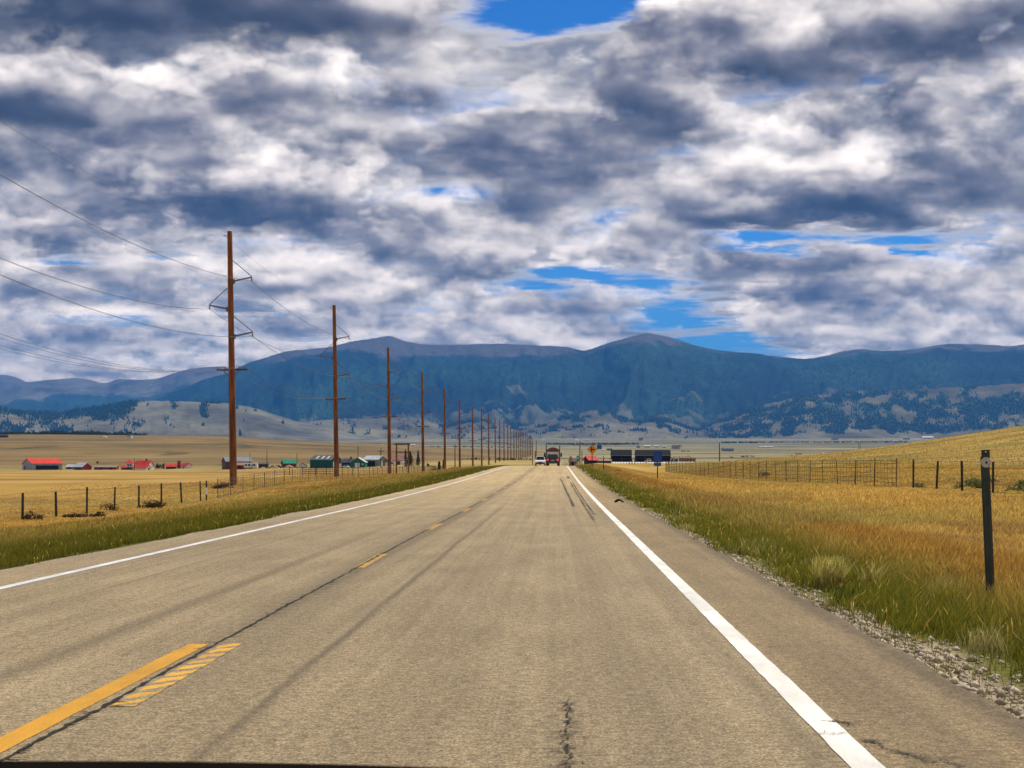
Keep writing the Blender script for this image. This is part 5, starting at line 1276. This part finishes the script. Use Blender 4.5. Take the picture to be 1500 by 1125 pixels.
def camper():
    x, y, z = at(367.5, 768); r = empty('camper_trailer', (x, y, z), math.radians(4), 'white camper trailer with dark windows beside the brown barn', 'camper')
    w = paint('camper_shell', (.74, .74, .73), .06, 1)
    MB().box(-3.1, 3.1, -1.2, 1.2, .45, 2.95).build('body', w, r, bevel=.16)
    MB().box(-2.9, 2.9, -1.22, 1.22, .40, .62).build('skirt', sm('panel', (.05, .05, .05)), r)
    for px, wd in ((-2.2, .9), (-.7, 1.2), (1.6, 1.3)): MB().box(px-wd/2, px+wd/2, -1.25, -1.203, 1.5, 2.35).build('window', GLASS, r)
    MB().box(.25, .85, -1.24, -1.203, .65, 2.4).build('door', sm('panel', (.4, .4, .4)), r)
    for px in (-.5, .5): wheel_ = MB().tube([(px, -1.28, .36), (px, -1.0, .36)], .36, 14).build('wheel', TYRE, r)
    MB().tube([(3.1, 0, .6), (4.2, 0, .55)], .06, 6).build('drawbar', M_STEEL, r)
camper()
def tank():
    x, y, z = at(509.5, 745); r = empty('gas_tank', (x, y, z), 0, 'small white gas tank in the grass before the green barn', 'tank')
    MB().tube([(-.75, 0, .62), (-.62, 0, .62), (.62, 0, .62), (.75, 0, .62)], [.2, .42, .42, .2], 14).build('vessel', sm('panel', (.78, .78, .76)), r, True)
    for sx in (-.4, .4): MB().box(sx-.06, sx+.06, -.3, .3, -.2, .32).build('leg', M_STEEL, r)
tank()
# ------------------------------------------------------------------ shrubs and trees
def leaf_mat(name, c1, c2):
    k = MT(name, .8, .15); g = k.node('ShaderNodeNewGeometry'); c = k.mix(g.outputs['Random Per Island'], c1, c2); k.color(c)
    tr = k.node('ShaderNodeBsdfTranslucent'); k.put(tr.inputs[0], c); mx = k.node('ShaderNodeMixShader'); mx.inputs[0].default_value = .25
    k.t.links.new(k.b.outputs[0], mx.inputs[1]); k.t.links.new(tr.outputs[0], mx.inputs[2]); k.t.links.new(mx.outputs[0], k.t.nodes['Material Output'].inputs['Surface'])
    return k.m
LEAF_DARK = leaf_mat('sagebrush_dark', (.035, .020, .010), (.13, .075, .03)); LEAF_SAGE = leaf_mat('sage_leaf', (.09, .11, .035), (.26, .27, .09)); LEAF_FIR = leaf_mat('fir_needles', (.008, .022, .014), (.030, .055, .030)); LEAF_TREE = leaf_mat('cottonwood_leaf', (.012, .026, .012), (.05, .075, .028))
def leaf_cloud(r, n, shape, size):
    """many leaf-sized faces spread through a volume given by shape(rng, n) -> centres"""
    C = shape(r, n); a = r.normal(size=(n, 3)); a /= np.linalg.norm(a, axis=1)[:, None]; b = np.cross(a, r.normal(size=(n, 3))); b /= np.linalg.norm(b, axis=1)[:, None]
    s = size*r.uniform(.6, 1.4, (n, 1))
    V = np.stack([C-a*s, C+b*s*.55, C+a*s, C-b*s*.55], 1).reshape(-1, 3)
    return V, np.arange(n*4).reshape(-1, 4)
def clumps(w, h, k):
    def f(r, n):
        cen = np.stack([r.normal(0, w*.42, k), r.normal(0, w*.35, k), np.abs(r.normal(h*.42, h*.26, k))], -1); cen[:, 2] *= 1-.5*np.abs(cen[:, 0])/w; i = r.integers(0, k, n)
        return np.clip(cen[i] + r.normal(0, 1, (n, 3))*np.array((w*.17, w*.17, h*.17)), [-w, -w, .02], [w, w, h])
    return f
def shrub(x, y, w, h, mat, label, group, seed, n=420, cat='shrub'):
    r = np.random.default_rng(seed); root = empty('shrub', (x, y, gz(x, y)), 0, label, cat, group)
    V, Fc = leaf_cloud(r, n, clumps(w, h, 9), max(.025, w*.085)); np_mesh('foliage', V, Fc, mat).parent = root
    m = MB()
    for i in range(6):
        a = r.uniform(0, 2*math.pi); m.tube([(0, 0, -.1), (math.cos(a)*w*.25, math.sin(a)*w*.25, h*.4), (math.cos(a)*w*.5, math.sin(a)*w*.5, h*.8)], [.03, .02, .01], 5)
    m.build('stem', M_ARM, root)
def conifer(u, d, ytop, wpx, label, seed):
    x, y, z = at(u, d); h = alt(ytop, d)-z; w = wpx*d/F/2
    r = np.random.default_rng(seed); root = empty('fir_tree', (x, y, z), 0, label, 'fir tree', 'dark firs by the pink roofed house')
    MB().tube([(0, 0, -.3), (0, 0, h*.5), (0, 0, h*.95)], [.22, .14, .04], 8).build('trunk', M_ARM, root)
    def f(r, n):
        t = r.random(n)**.75; tier = np.round(t*9)/9; t = tier*.75+t*.25; a = r.uniform(0, 2*math.pi, n); rad = w*(1-t)*np.sqrt(r.random(n))*(1+.3*np.sin(a*3+seed))
        return np.stack([np.cos(a)*rad, np.sin(a)*rad, h*(.10+.90*t)-rad*.25], -1)
    V, Fc = leaf_cloud(r, 1500, f, .30); np_mesh('crown', V, Fc, LEAF_FIR).parent = root
conifer(594, 700, 659, 7, 'slender fir just behind the gateway beam', 1); conifer(601, 690, 661.5, 13, 'broad bushy fir right of the gateway'.replace('right of', 'beside'), 2); conifer(612.5, 700, 660.5, 7, 'dark narrow fir touching the fourth power pole', 3)
def tree(u, d, wpx, hpx, label, seed, group='bushy trees among the ranch buildings', mat=None, ypx=None):
    x, y, z = at(u, d); w = wpx*d/F/2; h = hpx*d/F
    r = np.random.default_rng(seed); root = empty('tree', (x, y, z), 0, label, 'tree', group)
    m = MB().tube([(0, 0, -.3), (0, 0, h*.6)], [.2, .08], 7)
    for i in range(5):
        a = r.uniform(0, 2*math.pi); m.tube([(0, 0, h*.3), (math.cos(a)*w*.5, math.sin(a)*w*.5, h*.7)], [.08, .03], 5)
    m.build('trunk', M_ARM, root)
    V, Fc = leaf_cloud(r, 700, clumps(w, h, 10), w*.12); np_mesh('crown', V, Fc, mat or LEAF_TREE).parent = root
for i, (u, d, w, h, lab) in enumerate([(222, 870, 9, 10, 'bushy dark tree beside the red roofed house'), (232, 880, 9, 7, 'low grey green tree between the two bushy trees'), (239, 868, 7, 8, 'small dark tree next to the red roofed shed'), (265, 872, 4, 7, 'dark little tree between the red roofs'), (158, 880, 8, 5, 'round dark bush behind the long red stable'), (131, 880, 6, 5, 'dark bush behind the red gabled shed'), (143, 1000, 5, 3, 'lone small bush on the foot of the tan rise'), (627, 640, 7, 5, 'dark bush on the plain beside the fourth power pole'), (985, 780, 5, 5, 'small dark bush at the end of the longer black barn')]):
    tree(u, d, w, h, lab, 40+i)
for i, (x, y, w, h, lab) in enumerate([(-24.0, 75, .55, .42, 'dark brown shrub at the foot of the first fence post'), (-22.8, 78, .7, .30, 'spreading dark shrub between the first two fence posts'), (-21.9, 79, .6, .26, 'low dark shrub below the second fence post'), (-24.2, 88.5, .50, .46, 'dense dark brown shrub between fence posts, darkest of all'), (-22.9, 93, .85, .45, 'wide brown shrub near the last thick fence post'), (-26.0, 128, .9, .45, 'dark low shrub beside the base of the tallest pole'), (-19.5, 262, .8, 1.2, 'dark shrub by the stout gate posts')]):
    shrub(x, y, w, h, LEAF_DARK, lab, 'dark shrubs along the wire fence', 60+i)
for i, (x, y, w, h, lab) in enumerate([(17.9, 73, .30, .35, 'small sage bush behind the second steel fence post'), (18.3, 71, .55, .45, 'rounded sage bush between two steel fence posts'), (21.0, 79, .5, .4, 'sage bush uphill between the fence posts'), (19.6, 76, .8, .45, 'wide sage bush beside the marker post'), (18.8, 66, .7, .45, 'sage bush near the last steel fence post'), (17.3, 78, .4, .4, 'sage bush at the base of a fence post'), (19.4, 152, .8, .5, 'low dark sage bush near the lone slim pole')]):
    shrub(x, y, w, h, LEAF_SAGE, lab, 'sage bushes behind the steel post fence', 80+i)
shrub(6.6, 26.0, .08, .30, LEAF_DARK, 'dark seed stalk standing in the golden grass beside the marker post', 'dark weed stalks in the golden grass', 95, 60, 'weed')
shrub(7.6, 25.8, .12, .34, LEAF_DARK, 'dark seed stalk at the picture edge beyond the marker post', 'dark weed stalks in the golden grass', 96, 160, 'weed')

# far belts of trees that read as one mass
def belt(name, label, strips, seed):
    r = np.random.default_rng(seed); VV, FF, b = [], [], 0
    for (u0, u1, yb, d, hpx, n) in strips:
        for i in range(n):
            u = r.uniform(u0, u1); dd = d*r.uniform(.985, 1.03); x, y, z = at(u, dd)
            h = hpx*dd/F*r.uniform(.55, 1.15); w = h*r.uniform(.3, .6)
            C = leaf_cloud(r, 26, lambda q, k: np.stack([q.normal(0, w*.5, k), q.normal(0, w*.5, k), h*np.clip(q.beta(2, 2, k), 0, 1)], -1), h*.20)
            VV.append(C[0]+np.array((x, y, z))); FF.append(C[1]+b); b += len(C[0])
    o = np_mesh(name, np.concatenate(VV), np.concatenate(FF), LEAF_TREE); tag(o, label, 'trees', kind='stuff')
belt('treeline', 'dark green tree belt along the top of the tan rise', [(-40, 60, 641, 2100, 5.5, 150), (60, 150, 641, 2100, 6.5, 150), (150, 215, 641, 2100, 4.5, 90), (-40, 190, 641, 2160, 6.5, 170)], 5)
belt('valley_trees', 'dark strips of trees far out on the valley floor', [(800, 935, 647, 5000, 2.6, 260), (1056, 1110, 643, 5600, 2.6, 90), (1100, 1330, 643, 5900, 1.9, 240), (470, 760, 652, 3900, 2.0, 240), (840, 935, 648, 4700, 1.6, 120), (1085, 1105, 667, 1500, 2.5, 14), (1070, 1078, 669, 1300, 2.5, 6), (985, 1010, 657.5, 2550, 2.2, 10), (1150, 1185, 666, 1750, 1.8, 8), (676, 780, 672, 900, 3.2, 60), (655, 690, 680, 500, 3.0, 26)], 6)
